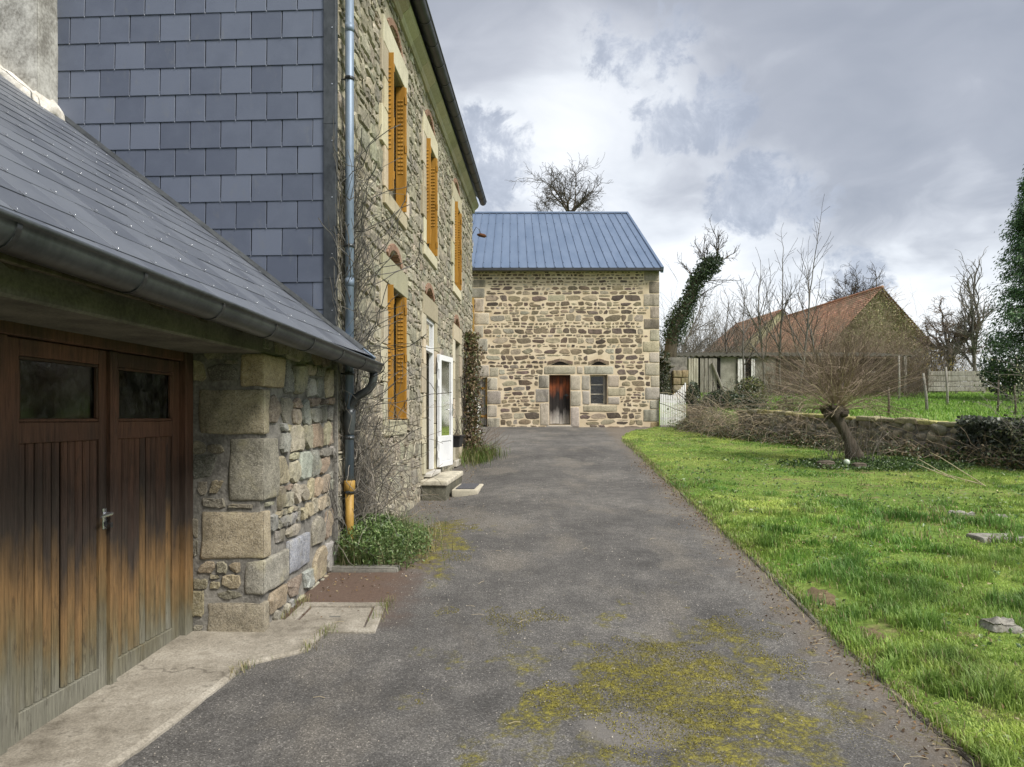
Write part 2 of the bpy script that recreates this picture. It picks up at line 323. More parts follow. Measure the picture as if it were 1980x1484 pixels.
from mathutils import noise as mnoise
class MB:
    def __init__(s): s.v = []; s.f = []; s.t = []; s.has = False
    def add(s, vs, fs, t=None):
        k = len(s.v); s.v.extend(vs)
        for f in fs: s.f.append(tuple(i + k for i in f)); s.t.append(t or (.5, .5, .5))
        if t: s.has = True
    def box(s, a0, a1, b0, b1, c0, c1, fr=wp, t=None):
        P = [fr(a, b, c) for a in (a0, a1) for b in (b0, b1) for c in (c0, c1)]
        s.add(P, [(0, 1, 3, 2), (4, 6, 7, 5), (0, 4, 5, 1), (2, 3, 7, 6), (0, 2, 6, 4), (1, 5, 7, 3)], t)
    def chbox(s, a0, a1, b0, b1, c0, c1, ch=.006, fr=wp, t=None, jit=0.0):
        A, B, C = (a0, a1), (b0, b1), (c0, c1); P = []; ix = {}
        sg = (1, -1)
        jj = lambda: random.uniform(-jit, jit) if jit else 0
        for i in (0, 1):
            for j in (0, 1):
                for k in (0, 1):
                    o = (jj(), jj(), jj())
                    for ax in range(3):
                        p = [A[i], B[j], C[k]]
                        for q in range(3):
                            if q != ax: p[q] += ch * sg[(i, j, k)[q]]
                        p = [p[q] + o[q] for q in range(3)]
                        ix[(i, j, k, ax)] = len(P); P.append(fr(*p))
        F = []
        for i in (0, 1): F.append([ix[(i, 0, 0, 0)], ix[(i, 1, 0, 0)], ix[(i, 1, 1, 0)], ix[(i, 0, 1, 0)]])
        for j in (0, 1): F.append([ix[(0, j, 0, 1)], ix[(1, j, 0, 1)], ix[(1, j, 1, 1)], ix[(0, j, 1, 1)]])
        for k in (0, 1): F.append([ix[(0, 0, k, 2)], ix[(1, 0, k, 2)], ix[(1, 1, k, 2)], ix[(0, 1, k, 2)]])
        for j in (0, 1):
            for k in (0, 1): F.append([ix[(0, j, k, 1)], ix[(1, j, k, 1)], ix[(1, j, k, 2)], ix[(0, j, k, 2)]])
        for i in (0, 1):
            for k in (0, 1): F.append([ix[(i, 0, k, 0)], ix[(i, 1, k, 0)], ix[(i, 1, k, 2)], ix[(i, 0, k, 2)]])
        for i in (0, 1):
            for j in (0, 1): F.append([ix[(i, j, 0, 0)], ix[(i, j, 1, 0)], ix[(i, j, 1, 1)], ix[(i, j, 0, 1)]])
        for i in (0, 1):
            for j in (0, 1):
                for k in (0, 1): F.append([ix[(i, j, k, 0)], ix[(i, j, k, 1)], ix[(i, j, k, 2)]])
        s.add(P, F, t)
    def tube(s, pts, rad, n=6, cap=True, t=None):
        pts = [Vector(p) for p in pts]
        if not isinstance(rad, (list, tuple)): rad = [rad]*len(pts)
        ring = []; up = None; m = len(pts)
        for i, p in enumerate(pts):
            d = (pts[min(i+1, m-1)] - pts[max(i-1, 0)])
            if d.length < 1e-9: d = Vector((0, 0, 1))
            d.normalize()
            if up is None: up = d.orthogonal().normalized()
            up = (up - d*up.dot(d))
            up = up.normalized() if up.length > 1e-6 else d.orthogonal().normalized()
            q = d.cross(up); r = rad[i]
            for k in range(n):
                a = 2*math.pi*k/n; ring.append(tuple(p + up*(math.cos(a)*r) + q*(math.sin(a)*r)))
        F = []
        for i in range(m-1):
            for k in range(n):
                k2 = (k+1) % n; F.append((i*n+k, i*n+k2, (i+1)*n+k2, (i+1)*n+k))
        if cap: F.append(tuple(range(n-1, -1, -1))); F.append(tuple(range((m-1)*n, m*n)))
        s.add(ring, F, t)
    def build(s, name, mat, parent=None, smooth=False, kind=None):
        me = bpy.data.meshes.new(name); me.from_pydata(s.v, [], s.f)
        me.materials.append(M[mat])
        if s.has:
            a = me.attributes.new('tint', 'FLOAT_COLOR', 'FACE')
            a.data.foreach_set('color', np.hstack([np.array(s.t, dtype=np.float32), np.ones((len(s.t), 1), np.float32)]).ravel())
        if smooth: me.polygons.foreach_set('use_smooth', [True]*len(me.polygons))
        me.update()
        return link(name, me, parent, kind)
def link(name, me, parent=None, kind=None):
    o = bpy.data.objects.new(name, me); col.objects.link(o)
    if parent is not None:
        o.parent = parent; o.matrix_parent_inverse = INV.get(parent.name, Matrix())
    if kind: o['kind'] = kind
    return o
INV = {}
def fast_mesh(name, V, F, mat, tints=None, parent=None, kind=None, smooth=False):
    """V (n,3) array, F (m,3) or (m,4) array of indices, tints (m,3)"""
    me = bpy.data.meshes.new(name); n, m, k = len(V), len(F), F.shape[1]
    me.vertices.add(n); me.vertices.foreach_set('co', V.astype(np.float32).ravel())
    me.loops.add(m*k); me.loops.foreach_set('vertex_index', F.astype(np.int32).ravel())
    me.polygons.add(m); me.polygons.foreach_set('loop_start', np.arange(0, m*k, k, dtype=np.int32))
    me.polygons.foreach_set('loop_total', np.full(m, k, dtype=np.int32))
    me.update(calc_edges=True)
    me.materials.append(M[mat])
    if tints is not None:
        a = me.attributes.new('tint', 'FLOAT_COLOR', 'FACE')
        a.data.foreach_set('color', np.hstack([tints, np.ones((m, 1))]).astype(np.float32).ravel())
    if smooth: me.polygons.foreach_set('use_smooth', np.ones(m, dtype=bool))
    return link(name, me, parent, kind)
def tag(o, label, cat=None, group=None, kind=None):
    o['label'] = label
    if cat: o['category'] = cat
    if group: o['group'] = group
    if kind: o['kind'] = kind
    return o
def thing(name, label, cat, loc=(0, 0, 0), group=None):
    o = bpy.data.objects.new(name, None); col.objects.link(o); o.location = loc; o.empty_display_size = .3
    INV[o.name] = Matrix.Translation(Vector(loc)).inverted()
    return tag(o, label, cat, group)
def one(mb, name, mat, label, cat, group=None, smooth=False):
    return tag(mb.build(name, mat, None, smooth), label, cat, group)

# value noise on arrays
_lat = rng.random((256, 256))
def vnoise(x, y, sc, octv=3):
    x = np.asarray(x, float)*sc + 37.3; y = np.asarray(y, float)*sc + 91.7; out = 0; amp = 1; tot = 0
    for _ in range(octv):
        xi = np.floor(x).astype(int); yi = np.floor(y).astype(int); fx = x-xi; fy = y-yi
        fx = fx*fx*(3-2*fx); fy = fy*fy*(3-2*fy)
        a = _lat[xi & 255, yi & 255]; b = _lat[(xi+1) & 255, yi & 255]; c = _lat[xi & 255, (yi+1) & 255]; d = _lat[(xi+1) & 255, (yi+1) & 255]
        out = out + amp*((a*(1-fx)+b*fx)*(1-fy) + (c*(1-fx)+d*fx)*fy); tot += amp; amp *= .5; x = x*2.03+11.1; y = y*2.03+5.7
    return out/tot

# ------------------------------------------------------------------ lie of the land
PY = np.array([-40, 0, 3.0, 4.3, 5.1, 6.0, 7.07, 9.3, 13.5, 19.4, 25.0, 30, 40, 60, 120, 400, 1500])
PZ = np.array([-.6, -.06, -.015, .02, .06, .13, .20, .33, .557, .907, 1.24, 1.6, 2.3, 3.0, 4.0, 4.0, 4.0])
FY = np.array([-40, 5, 13.0, 18.0, 25, 40, 60, 120, 400, 1500]); FZ = np.array([-.2, .55, 1.15, 1.45, 1.95, 3.02, 3.6, 4.4, 5.0, 5.0])
WALL = [(5.95, 26.5), (6.15, 23.6), (6.45, 20.4), (8.1, 16.7), (9.9, 13.3), (12.6, 9.0), (16.0, 4.0), (20, -3)]   # garden wall, from the gate to the right
def walldist(x, y):      # > 0 on the field side
    x = np.asarray(x, float); y = np.asarray(y, float); best = np.full(np.broadcast(x, y).shape, 1e9); sign = np.ones_like(best)
    for (ax, ay), (bx, by) in zip(WALL[:-1], WALL[1:]):
        dx, dy = bx-ax, by-ay; L2 = dx*dx+dy*dy
        t = np.clip(((x-ax)*dx+(y-ay)*dy)/L2, 0, 1); d = np.hypot(x-ax-t*dx, y-ay-t*dy)
        cr = dx*(y-ay)-dy*(x-ax); u = d < best
        best = np.where(u, d, best); sign = np.where(u, np.where(cr > 0, 1, -1), sign)
    return best*sign
def smooth(x, a, b):
    t = np.clip((np.asarray(x, float)-a)/(b-a), 0, 1); return t*t*(3-2*t)
def G(x, y):
    x = np.asarray(x, float); y = np.asarray(y, float)
    z = np.interp(y, PY, PZ)
    w_ = x-(-2.026+.0546*y)
    z = z - .13*smooth(w_, 1.6, .3)*smooth(y, 7.5, 10)*smooth(y, 21, 14)
    f = np.maximum(np.interp(y, FY, FZ), z)
    k = np.where(y > 26.5, smooth(x, 4.2, 6.2), smooth(walldist(x, y), -.05, .35))
    return z*(1-k)+f*k
def g1(x, y): return float(G(x, y))
def kerbX(y): return 1.95+.0595*np.asarray(y, float)

def grid(name, xs, ys, zf, mat, keep=None, kind='structure', dz=0.0):
    Xg, Yg = np.meshgrid(xs, ys, indexing='ij'); V = np.stack([Xg, Yg, zf(Xg, Yg)+dz], -1).reshape(-1, 3)
    ny = len(ys); i, j = np.meshgrid(np.arange(len(xs)-1), np.arange(ny-1), indexing='ij'); a = (i*ny+j).ravel()
    F = np.stack([a, a+ny, a+ny+1, a+1], 1)
    if keep is not None:
        c = V[F].mean(1); F = F[keep(c[:, 0], c[:, 1])]
        used, invx = np.unique(F, return_inverse=True); V = V[used]; F = invx.reshape(-1, 4)
    o = fast_mesh(name, V, F, mat, None, None, kind, True); return o

# ------------------------------------------------------------------ polygons of rubble masonry
def clip(poly, nx, ny, d):       # keep nx*x+ny*y <= d
    out = []; n = len(poly)
    for i in range(n):
        p, q = poly[i], poly[(i+1) % n]; a = nx*p[0]+ny*p[1]-d; b = nx*q[0]+ny*q[1]-d
        if a <= 0: out.append(p)
        if (a < 0 < b) or (b < 0 < a):
            t = a/(a-b); out.append((p[0]+t*(q[0]-p[0]), p[1]+t*(q[1]-p[1])))
    return out
def cells(seeds, b, an, holes):
    S = np.array(seeds); S2 = S*[1, an]; res = []
    for i, (x, y) in enumerate(seeds):
        poly = [(b[0], b[1]*an), (b[2], b[1]*an), (b[2], b[3]*an), (b[0], b[3]*an)]
        d2 = ((S2-S2[i])**2).sum(1); order = np.argsort(d2)[1:26]
        for j in order:
            nx, ny = S2[j]-S2[i]; mx, my = (S2[j]+S2[i])/2
            poly = clip(poly, nx, ny, nx*mx+ny*my)
            if not poly: break
        poly = [(p[0], p[1]/an) for p in poly]
        for h in holes:
            if not poly: break
            if all(p[0] <= h[0]+1e-6 for p in poly) or all(p[0] >= h[2]-1e-6 for p in poly) or all(p[1] <= h[1]+1e-6 for p in poly) or all(p[1] >= h[3]-1e-6 for p in poly): continue
            o = [h[0]-x, x-h[2], h[1]-y, y-h[3]]; k = max(range(4), key=lambda q: o[q])
            if o[k] < -.02: poly = []; break
            poly = clip(poly, *((1, 0, h[0]), (-1, 0, -h[2]), (0, 1, h[1]), (0, -1, -h[3]))[k])
        res.append(poly)
    return res
def area(p): return .5*sum(p[i][0]*p[(i+1) % len(p)][1]-p[(i+1) % len(p)][0]*p[i][1] for i in range(len(p)))
def inset(poly, g):
    if len(poly) < 3: return []
    if area(poly) < 0: poly = poly[::-1]
    out = list(poly); n = len(poly)
    for i in range(n):
        p, q = poly[i], poly[(i+1) % n]; dx, dy = q[0]-p[0], q[1]-p[1]; L = math.hypot(dx, dy)
        if L < 1e-6: continue
        nx, ny = dy/L, -dx/L; out = clip(out, nx, ny, nx*p[0]+ny*p[1]-g)
        if len(out) < 3: return []
    return out
def soften(poly, k=.24, jit=.0):
    # merge short edges, cut corners
    q = []
    for p in poly:
        if not q or math.hypot(p[0]-q[-1][0], p[1]-q[-1][1]) > .012: q.append(p)
    if len(q) > 2 and math.hypot(q[0][0]-q[-1][0], q[0][1]-q[-1][1]) < .012: q.pop()
    if len(q) < 3: return []
    out = []
    for i in range(len(q)):
        a, b = q[i], q[(i+1) % len(q)]
        for t in (k, 1-k):
            out.append((a[0]+(b[0]-a[0])*t+random.uniform(-jit, jit), a[1]+(b[1]-a[1])*t+random.uniform(-jit, jit)))
    while len(out) > 11:     # keep pieces cheap
        e = min(range(len(out)), key=lambda i: math.hypot(out[i][0]-out[(i+1) % len(out)][0], out[i][1]-out[(i+1) % len(out)][1])); out.pop(e)
    return out
def stone(mb, poly, fr, proud, back=-.03, t=None, sh=.80, rough=.012):
    """fr(a,b,d): a,b in the wall plane, d outwards. Rim, shoulder and a crowned face."""
    n = len(poly); cx = sum(p[0] for p in poly)/n; cy = sum(p[1] for p in poly)/n
    V = [fr(p[0], p[1], back) for p in poly]
    V += [fr(p[0], p[1], proud*.35) for p in poly]
    V += [fr(cx+(p[0]-cx)*sh, cy+(p[1]-cy)*sh, proud+random.uniform(-rough, rough)) for p in poly]
    V.append(fr(cx+random.uniform(-.02, .02), cy+random.uniform(-.015, .015), proud+random.uniform(-rough*.3, rough*1.2)))
    F = []
    for i in range(n):
        j = (i+1) % n
        F += [(i, j, n+j, n+i), (n+i, n+j, 2*n+j, 2*n+i), (2*n+i, 2*n+j, 3*n)]
    mb.add(V, F, t)
def stones_to(parent, polys, fr, mat, tintf, limit, proud, smooth=True, small=0.0, name='stone', **kw):
    """largest `limit` pieces become objects of their own, the rest one joined part"""
    polys = [p for p in polys if len(p) >= 3]; polys.sort(key=lambda p: -abs(area(p)))
    rest = MB(); k = 0
    for p in polys:
        t = tintf(p); pr = random.uniform(*proud)
        if k < limit and abs(area(p)) > small:
            mb = MB(); stone(mb, p, fr, pr, t=t, **kw); mb.build(name, mat, parent, smooth); k += 1
        else: stone(rest, p, fr, pr, t=t, **kw)
    if rest.f: rest.build('small_stones', mat, parent, smooth, 'stuff')
    return k
def wall(mb, a0, a1, c0, c1, b0, b1, holes, fr):
    """wall slab in plane (a,c), from depth b0 (back) to b1 (front), rectangular openings cut clean through"""
    A = sorted({a0, a1, *[h[0] for h in holes], *[h[2] for h in holes]}); C = sorted({c0, c1, *[h[1] for h in holes], *[h[3] for h in holes]})
    A = [a for a in A if a0 <= a <= a1]; C = [c for c in C if c0 <= c <= c1]
    def hole(i, j):
        if i < 0 or j < 0 or i >= len(A)-1 or j >= len(C)-1: return True
        x, y = (A[i]+A[i+1])/2, (C[j]+C[j+1])/2
        return any(h[0] < x < h[2] and h[1] < y < h[3] for h in holes)
    for i in range(len(A)-1):
        for j in range(len(C)-1):
            if hole(i, j): continue
            x0, x1, y0, y1 = A[i], A[i+1], C[j], C[j+1]
            for b in (b0, b1): mb.add([fr(x0, b, y0), fr(x1, b, y0), fr(x1, b, y1), fr(x0, b, y1)], [(0, 1, 2, 3)])
            if hole(i-1, j): mb.add([fr(x0, b0, y0), fr(x0, b1, y0), fr(x0, b1, y1), fr(x0, b0, y1)], [(0, 1, 2, 3)])
            if hole(i+1, j): mb.add([fr(x1, b0, y0), fr(x1, b1, y0), fr(x1, b1, y1), fr(x1, b0, y1)], [(0, 1, 2, 3)])
            if hole(i, j-1): mb.add([fr(x0, b0, y0), fr(x1, b0, y0), fr(x1, b1, y0), fr(x0, b1, y0)], [(0, 1, 2, 3)])
            if hole(i, j+1): mb.add([fr(x0, b0, y1), fr(x1, b0, y1), fr(x1, b1, y1), fr(x0, b1, y1)], [(0, 1, 2, 3)])
def coursed(a0, a1, b0, b1, hf, holes, wr=(.8, 2.6), gap=(.013, .030), und_k=1.0, tall=.3):
    """coursed rubble: rows of odd, chipped, roughly flat-bedded stones, thin chips packed on top of the low ones"""
    out = []; b = b0
    und = lambda a, b: und_k*.045*mnoise.noise(Vector((a*.7, b*.6, 3)))+und_k*.02*mnoise.noise(Vector((a*2.3, b*1.5, 8)))
    while b < b1:
        h = hf(b); a = a0-random.uniform(0, .2)
        while a < a1:
            w_ = h*random.uniform(*wr); hh = h*(random.uniform(.55, .78) if random.random() < tall else random.uniform(.88, 1.04)); q = []; hh *= 1.0
            def piece(x0, y0, ww, ph):
                g = random.uniform(*gap); x0 += g; ww -= 2*g; y0 += g*.8; ph -= 1.6*g
                if ww < .03 or ph < .018: return
                j = lambda k: random.uniform(-k, k); cut = [random.random()**1.6*.46 for _ in range(4)]; P = []
                cs = ((0, 0), (1, 0), (1, 1), (0, 1)); sl = j(.35)
                for i, (u, v) in enumerate(cs):
                    pu, pv = cs[i-1]; nu, nv = cs[(i+1) % 4]; c_ = cut[i]
                    if c_ < .06: pts = [(u, v)]
                    else: pts = [(u+(pu-u)*c_, v+(pv-v)*c_), (u+(nu-u)*c_*random.uniform(.5, 1.3), v+(nv-v)*c_*random.uniform(.5, 1.3))]
                    mid = (u+(nu-u)*random.uniform(.4, .6), v+(nv-v)*random.uniform(.4, .6)); P += pts+[mid]
                P = [(x0+ww*(u+j(.035))+sl*ph*(v-.5), y0+ph*(v+j(.05))+und(x0+ww*u, y0)) for u, v in P]
                cx, cy = x0+ww/2, y0+ph/2
                for hl in holes:
                    if not P: break
                    if all(p[0] <= hl[0]+1e-6 for p in P) or all(p[0] >= hl[2]-1e-6 for p in P) or all(p[1] <= hl[1]+1e-6 for p in P) or all(p[1] >= hl[3]-1e-6 for p in P): continue
                    o = [hl[0]-cx, cx-hl[2], hl[1]-cy, cy-hl[3]]; k = max(range(4), key=lambda t: o[t])
                    if o[k] < 0: P = []; break
                    P = clip(P, *((1, 0, hl[0]-.012), (-1, 0, -hl[2]-.012), (0, 1, hl[1]-.012), (0, -1, -hl[3]-.012))[k])
                if len(P) > 2 and abs(area(P)) > .0012: out.append(P)
            piece(a, b, w_, hh)
            if hh < h*.8:
                n = random.choice((1, 1, 2)); 
                for t in range(n): piece(a+w_*t/n, b+hh, w_/n, h-hh)
            a += w_
        b += h
    return out
def pick(pal):
    c = random.choice(pal); k = random.uniform(.8, 1.2); return tuple(min(.85, v*k*random.uniform(.96, 1.04)) for v in c)

# ------------------------------------------------------------------ plants
def rperp(d):
    v = Vector((random.gauss(0, 1), random.gauss(0, 1), random.gauss(0, 1))); v -= d*v.dot(d)
    return v.normalized() if v.length > 1e-5 else d.orthogonal().normalized()
def grow(trunk, twig, p, d, L, r, lv, cfg, depth=0, tips=None):
    n = cfg.get('seg', 5); pts = [p.copy()]; rad = [r]; q = p.copy(); dd = d.copy()
    for i in range(n):
        dd = (dd + rperp(dd)*cfg['wig']*(1+.4*depth) + Vector((0, 0, cfg['up'][min(depth, len(cfg['up'])-1)]))).normalized()
        q = q + dd*(L/n); pts.append(q.copy()); rad.append(max(cfg['rmin'], r*(1-(1-cfg['taper'])*(i+1)/n)))
    sides = 7 if depth == 0 else 5 if depth == 1 else 4 if depth == 2 else 3
    (trunk if depth <= cfg.get('tlev', 1) else twig).tube(pts, rad, sides, cap=depth < 2)
    if depth >= lv:
        if tips is not None: tips.append((q.copy(), dd.copy()))
        return
    k = cfg['kids'][min(depth, len(cfg['kids'])-1)]; k = max(1, int(round(k*random.uniform(.75, 1.25))))
    t0 = cfg['start'][min(depth, len(cfg['start'])-1)]
    for c in range(k):
        t = t0+(1-t0)*((c+random.random())/k) if c < k-1 else 1.0
        x = min(t*n, n-1e-6); i = int(x); pp = pts[i].lerp(pts[i+1], x-i); base = (pts[i+1]-pts[i]).normalized()
        a = R(random.uniform(*cfg['ang'])) * (.45 if c == k-1 else 1)
        nd_ = (base*math.cos(a)+rperp(base)*math.sin(a)).normalized()
        rr = rad[i]*random.uniform(.5, .72) if c < k-1 else rad[-1]*.95
        grow(trunk, twig, pp, nd_, L*random.uniform(*cfg['len'])*(1-.25*t if c < k-1 else 1), max(cfg['rmin'], rr), lv, cfg, depth+1, tips)
def leaves(name, P, size, tints, mat='leaf', parent=None, kind=None, dirs=None, aspect=.7, spread=1.0, fold=.25):
    """one folded leaf (4 verts, 2 triangles) per point"""
    P = np.asarray(P); n = len(P)
    a = rng.normal(size=(n, 3))*spread if dirs is None else dirs + rng.normal(size=(n, 3))*spread
    a /= np.linalg.norm(a, axis=1)[:, None]+1e-9
    b = np.cross(a, rng.normal(size=(n, 3))); b /= np.linalg.norm(b, axis=1)[:, None]+1e-9
    c = np.cross(a, b); s = (np.asarray(size)*rng.uniform(.6, 1.25, n))[:, None]
    V = np.stack([P-a*s*.5, P+b*s*.5*aspect+c*s*fold*.5, P+a*s*.5, P-b*s*.5*aspect+c*s*fold*.5], 1).reshape(-1, 3)
    k = np.arange(n)*4; F = np.concatenate([np.stack([k, k+1, k+2], 1), np.stack([k, k+2, k+3], 1)])
    return fast_mesh(name, V, F, mat, np.concatenate([tints, tints]), parent, kind)
def shades(n, cols, var=.25):
    cols = np.array(cols); c = cols[rng.integers(0, len(cols), n)]*rng.uniform(1-var, 1+var, (n, 1)); return np.clip(c, .004, .9)
def blades(name, P, H, W, tints, mat='grass_blade', parent=None, kind=None, lean=.55, dirs=None):
    """bent blades: 5 verts, 3 triangles each"""
    n = len(P); th = rng.uniform(0, 2*math.pi, n); lx = np.cos(th); ly = np.sin(th)
    if dirs is not None: lx = dirs[:, 0]; ly = dirs[:, 1]
    ln = rng.uniform(.12, 1, n)*lean
    side = np.stack([-ly, lx, np.zeros(n)], 1)*(W*.5)[:, None]; out = np.stack([lx, ly, np.zeros(n)], 1)
    up = np.array([0, 0, 1.0])
    mid = P + out*(H*ln*.35)[:, None] + up*(H*.62)[:, None]; tip = P + out*(H*ln)[:, None] + up*(H*(1-.35*ln))[:, None]
    V = np.stack([P-side, P+side, mid+side*.75, mid-side*.75, tip], 1).reshape(-1, 3); k = np.arange(n)*5
    F = np.concatenate([np.stack([k, k+1, k+2], 1), np.stack([k, k+2, k+3], 1), np.stack([k+3, k+2, k+4], 1)])
    return fast_mesh(name, V, F, mat, np.concatenate([tints]*3), parent, kind)
def on_ground(x, y, dz=0.0): return np.stack([x, y, G(x, y)+dz], 1)

# ------------------------------------------------------------------ the setting: ground, drive, lawn, kerb
def kx(y):
    y = np.asarray(y, float); return kerbX(y) + .07*np.maximum(0, y-20.0)**2
def wallx(y):
    ys = [p[1] for p in WALL][::-1]; xs = [p[0] for p in WALL][::-1]; return np.interp(y, ys, xs)
def dense(segs):
    out = []
    for a, b, st in segs: out += list(np.arange(a, b-1e-6, st))
    out.append(segs[-1][1]); return np.array(out)
def gz_ground(x, y):
    near = smooth(wallx(y)-x, -.05, .25)*(y < 26.6)*smooth(x, -8, -6)
    und = vnoise(x, y, .35, 2)-.5
    far = smooth(np.hypot(x, y-20), 60, 140)
    return G(x, y) - .14*near + und*.10*(1-near) + far*(vnoise(x, y, .012, 3)-.35)*7.0
grid('ground', dense([(-900, -120, 60), (-120, -20, 8), (-20, -3, 1.0), (-3, 20, .25), (20, 60, 2), (60, 120, 8), (120, 900, 60)]),
     dense([(-200, -20, 30), (-20, 2, 2), (2, 30, .3), (30, 70, 2), (70, 160, 8), (160, 1500, 70)]), gz_ground, 'field_far')
def sheet(name, L, Rr, ys, n, zf, mat, u0=0, u1=1):
    T = np.linspace(u0, u1, n); Yg, Tg = np.meshgrid(ys, T, indexing='ij'); Lg = L(Yg); Xg = Lg+(Rr(Yg)-Lg)*Tg
    V = np.stack([Xg, Yg, zf(Xg, Yg)], -1).reshape(-1, 3); i, j = np.meshgrid(np.arange(len(ys)-1), np.arange(n-1), indexing='ij'); a = (i*n+j).ravel()
    return fast_mesh(name, V, np.stack([a, a+1, a+n+1, a+n], 1), mat, None, None, 'structure', True)
drive = sheet('driveway', lambda y: -2.026+.0546*y-.75 - 7*smooth(y, 18.2, 18.9), lambda y: kx(y), dense([(-3, 12, .12), (12, 25.3, .25)]), 64,
      lambda x, y: G(x, y) + .012*(vnoise(x, y, 1.1, 3)-.5)*2 + .01, 'asphalt')
def lawnz(x, y): return G(x, y) + .02 + .045*smooth(x-kx(y), .0, .5) + .05*(vnoise(x, y, .9, 3)-.5)
sheet('lawn', lambda y: kx(y)+.05, lambda y: np.minimum(wallx(y)+.1, 17), dense([(-2, 10, .15), (10, 26.0, .25)]), 90, lawnz, 'lawn_floor')
# kerb stones: thin concrete edging, one piece a metre
yk = -1.5
kerb_i = 0
while yk < 24.6:
    ln = random.uniform(.9, 1.02); y0, y1 = yk, yk+ln-.012
    mb = MB(); P0 = (float(kx(y0)), y0); P1 = (float(kx(y1)), y1); hj = random.uniform(-.020, .008); wj = random.uniform(-.012, .012)
    d = Vector((P1[0]-P0[0], P1[1]-P0[1], 0)); L = d.length; d.normalize(); nn = Vector((d.y, -d.x, 0))
    z0, z1 = g1(*P0), g1(*P1)
    def fr(a, b, c): 
        t = a/L; return (P0[0]+d.x*a+nn.x*(b+wj), P0[1]+d.y*a+nn.y*(b+wj), z0+(z1-z0)*t+c+hj)
    mb.chbox(0, L, -.026, .026, -.12, .024, .010, fr, pick([(.15, .13, .10), (.12, .105, .08), (.18, .16, .125)]), .006)
    mb.build('kerb_stone', 'granite', drive); yk += ln
# bare earth beside the kerb where the turf has slipped
mb = MB()
for (cx, cy, rx, ry) in ((2.50, 5.75, .15, .30), (2.47, 4.90, .11, .20), (2.62, 3.35, .12, .22)):
    n = 18; ring = []
    for k in range(n):
        a = 2*math.pi*k/n; q = random.uniform(.7, 1.15); x, y = cx+rx*q*math.cos(a), cy+ry*q*math.sin(a); ring.append((x, y, float(lawnz(x, y))-.02))
    ring.append((cx, cy, float(lawnz(cx, cy))+.022)); mid = []
    for k in range(n):
        v = ring[k]; mid.append(((v[0]+cx)/2, (v[1]+cy)/2, float(lawnz((v[0]+cx)/2, (v[1]+cy)/2))+.016+random.uniform(-.010, .012)))
    V = ring[:n]+mid+[ring[n]]; F = [(k, (k+1) % n, n+(k+1) % n, n+k) for k in range(n)]+[(n+k, n+(k+1) % n, 2*n) for k in range(n)]
    mb.add(V, F)
o = mb.build('bare_earth', 'soil', None, True, 'stuff'); tag(o, 'bare brown earth scuffed up along the lawn edge', 'earth', kind='stuff')

def rockbox(mb, a0, a1, b0, b1, c0, c1, r=.03, amp=.012, n=5, fr=wp, t=None, seed=0.0, fq=4.0):
    H = [(a1-a0)/2, (b1-b0)/2, (c1-c0)/2]; C = [(a0+a1)/2, (b0+b1)/2, (c0+c1)/2]; r = min(r, min(H)*.9)
    V = []; key = {}; F = []; CO = []
    for i in range(3):
        e = min(.49, r/H[i]/2)*2; CO.append([-1, -1+e*.3, -1+e]+[-1+e+(2-2*e)*q/(n-1) for q in range(1, n-1)]+[1-e, 1-e*.3, 1])
    def vert(p):
        k = tuple(round(x, 5) for x in p)
        if k in key: return key[k]
        q = [p[i]*H[i] for i in range(3)]; inn = Vector([max(-H[i]+r, min(H[i]-r, q[i])) for i in range(3)]); d = Vector(q)-inn
        if d.length > 1e-9: d.normalize()
        v = inn+d*r
        w_ = Vector((v.x+C[0]+seed, v.y+C[1]-seed, v.z+C[2]+2*seed)); m_ = mnoise.noise(w_*fq)*amp+mnoise.noise(w_*fq*3)*amp*.4
        v = v+d*m_; key[k] = len(V); V.append(fr(v.x+C[0], v.y+C[1], v.z+C[2])); return key[k]
    for ax in range(3):
        for sg in (-1, 1):
            for i in range(len(CO[(ax+1) % 3])-1):
                for j in range(len(CO[(ax+2) % 3])-1):
                    q = []
                    for (u, v_) in ((i, j), (i+1, j), (i+1, j+1), (i, j+1)):
                        p = [0, 0, 0]; p[ax] = sg; p[(ax+1) % 3] = CO[(ax+1) % 3][u]; p[(ax+2) % 3] = CO[(ax+2) % 3][v_]; q.append(vert(p))
                    F.append(q)
    mb.add(V, F, t)
def rock(name, mat, parent, *a, **k):
    mb = MB(); rockbox(mb, *a, **k); return mb.build(name, mat, parent, True)
def sweep(mb, prof, s0, s1, fr=fp, n=1, sag=0.0):
    """closed profile of (w,z) swept along s"""
    m = len(prof); V = []
    for i in range(n+1):
        s = s0+(s1-s0)*i/n
        V += [fr(s, p[0], p[1]+sag*(s-s0)) for p in prof]
    F = [(i*m+k, i*m+(k+1) % m, (i+1)*m+(k+1) % m, (i+1)*m+k) for i in range(n) for k in range(m)]
    F += [tuple(range(m)), tuple(range(n*m, (n+1)*m))]
    mb.add(V, F)
def halfpipe(wc, zc, r, th=.006, n=12, bead=.011):
    o_ = [(wc+r*math.cos(math.pi+math.pi*k/n), zc+r*math.sin(math.pi+math.pi*k/n)) for k in range(n+1)]
    i_ = [(wc+(r-th)*math.cos(2*math.pi-math.pi*k/n), zc+(r-th)*math.sin(2*math.pi-math.pi*k/n)) for k in range(n+1)]
    bd = [(wc+r+bead*.4+bead*math.cos(a), zc+bead+bead*math.sin(a)) for a in (-1.2, 0, .9, 1.8, 2.8)]
    return o_+bd+i_

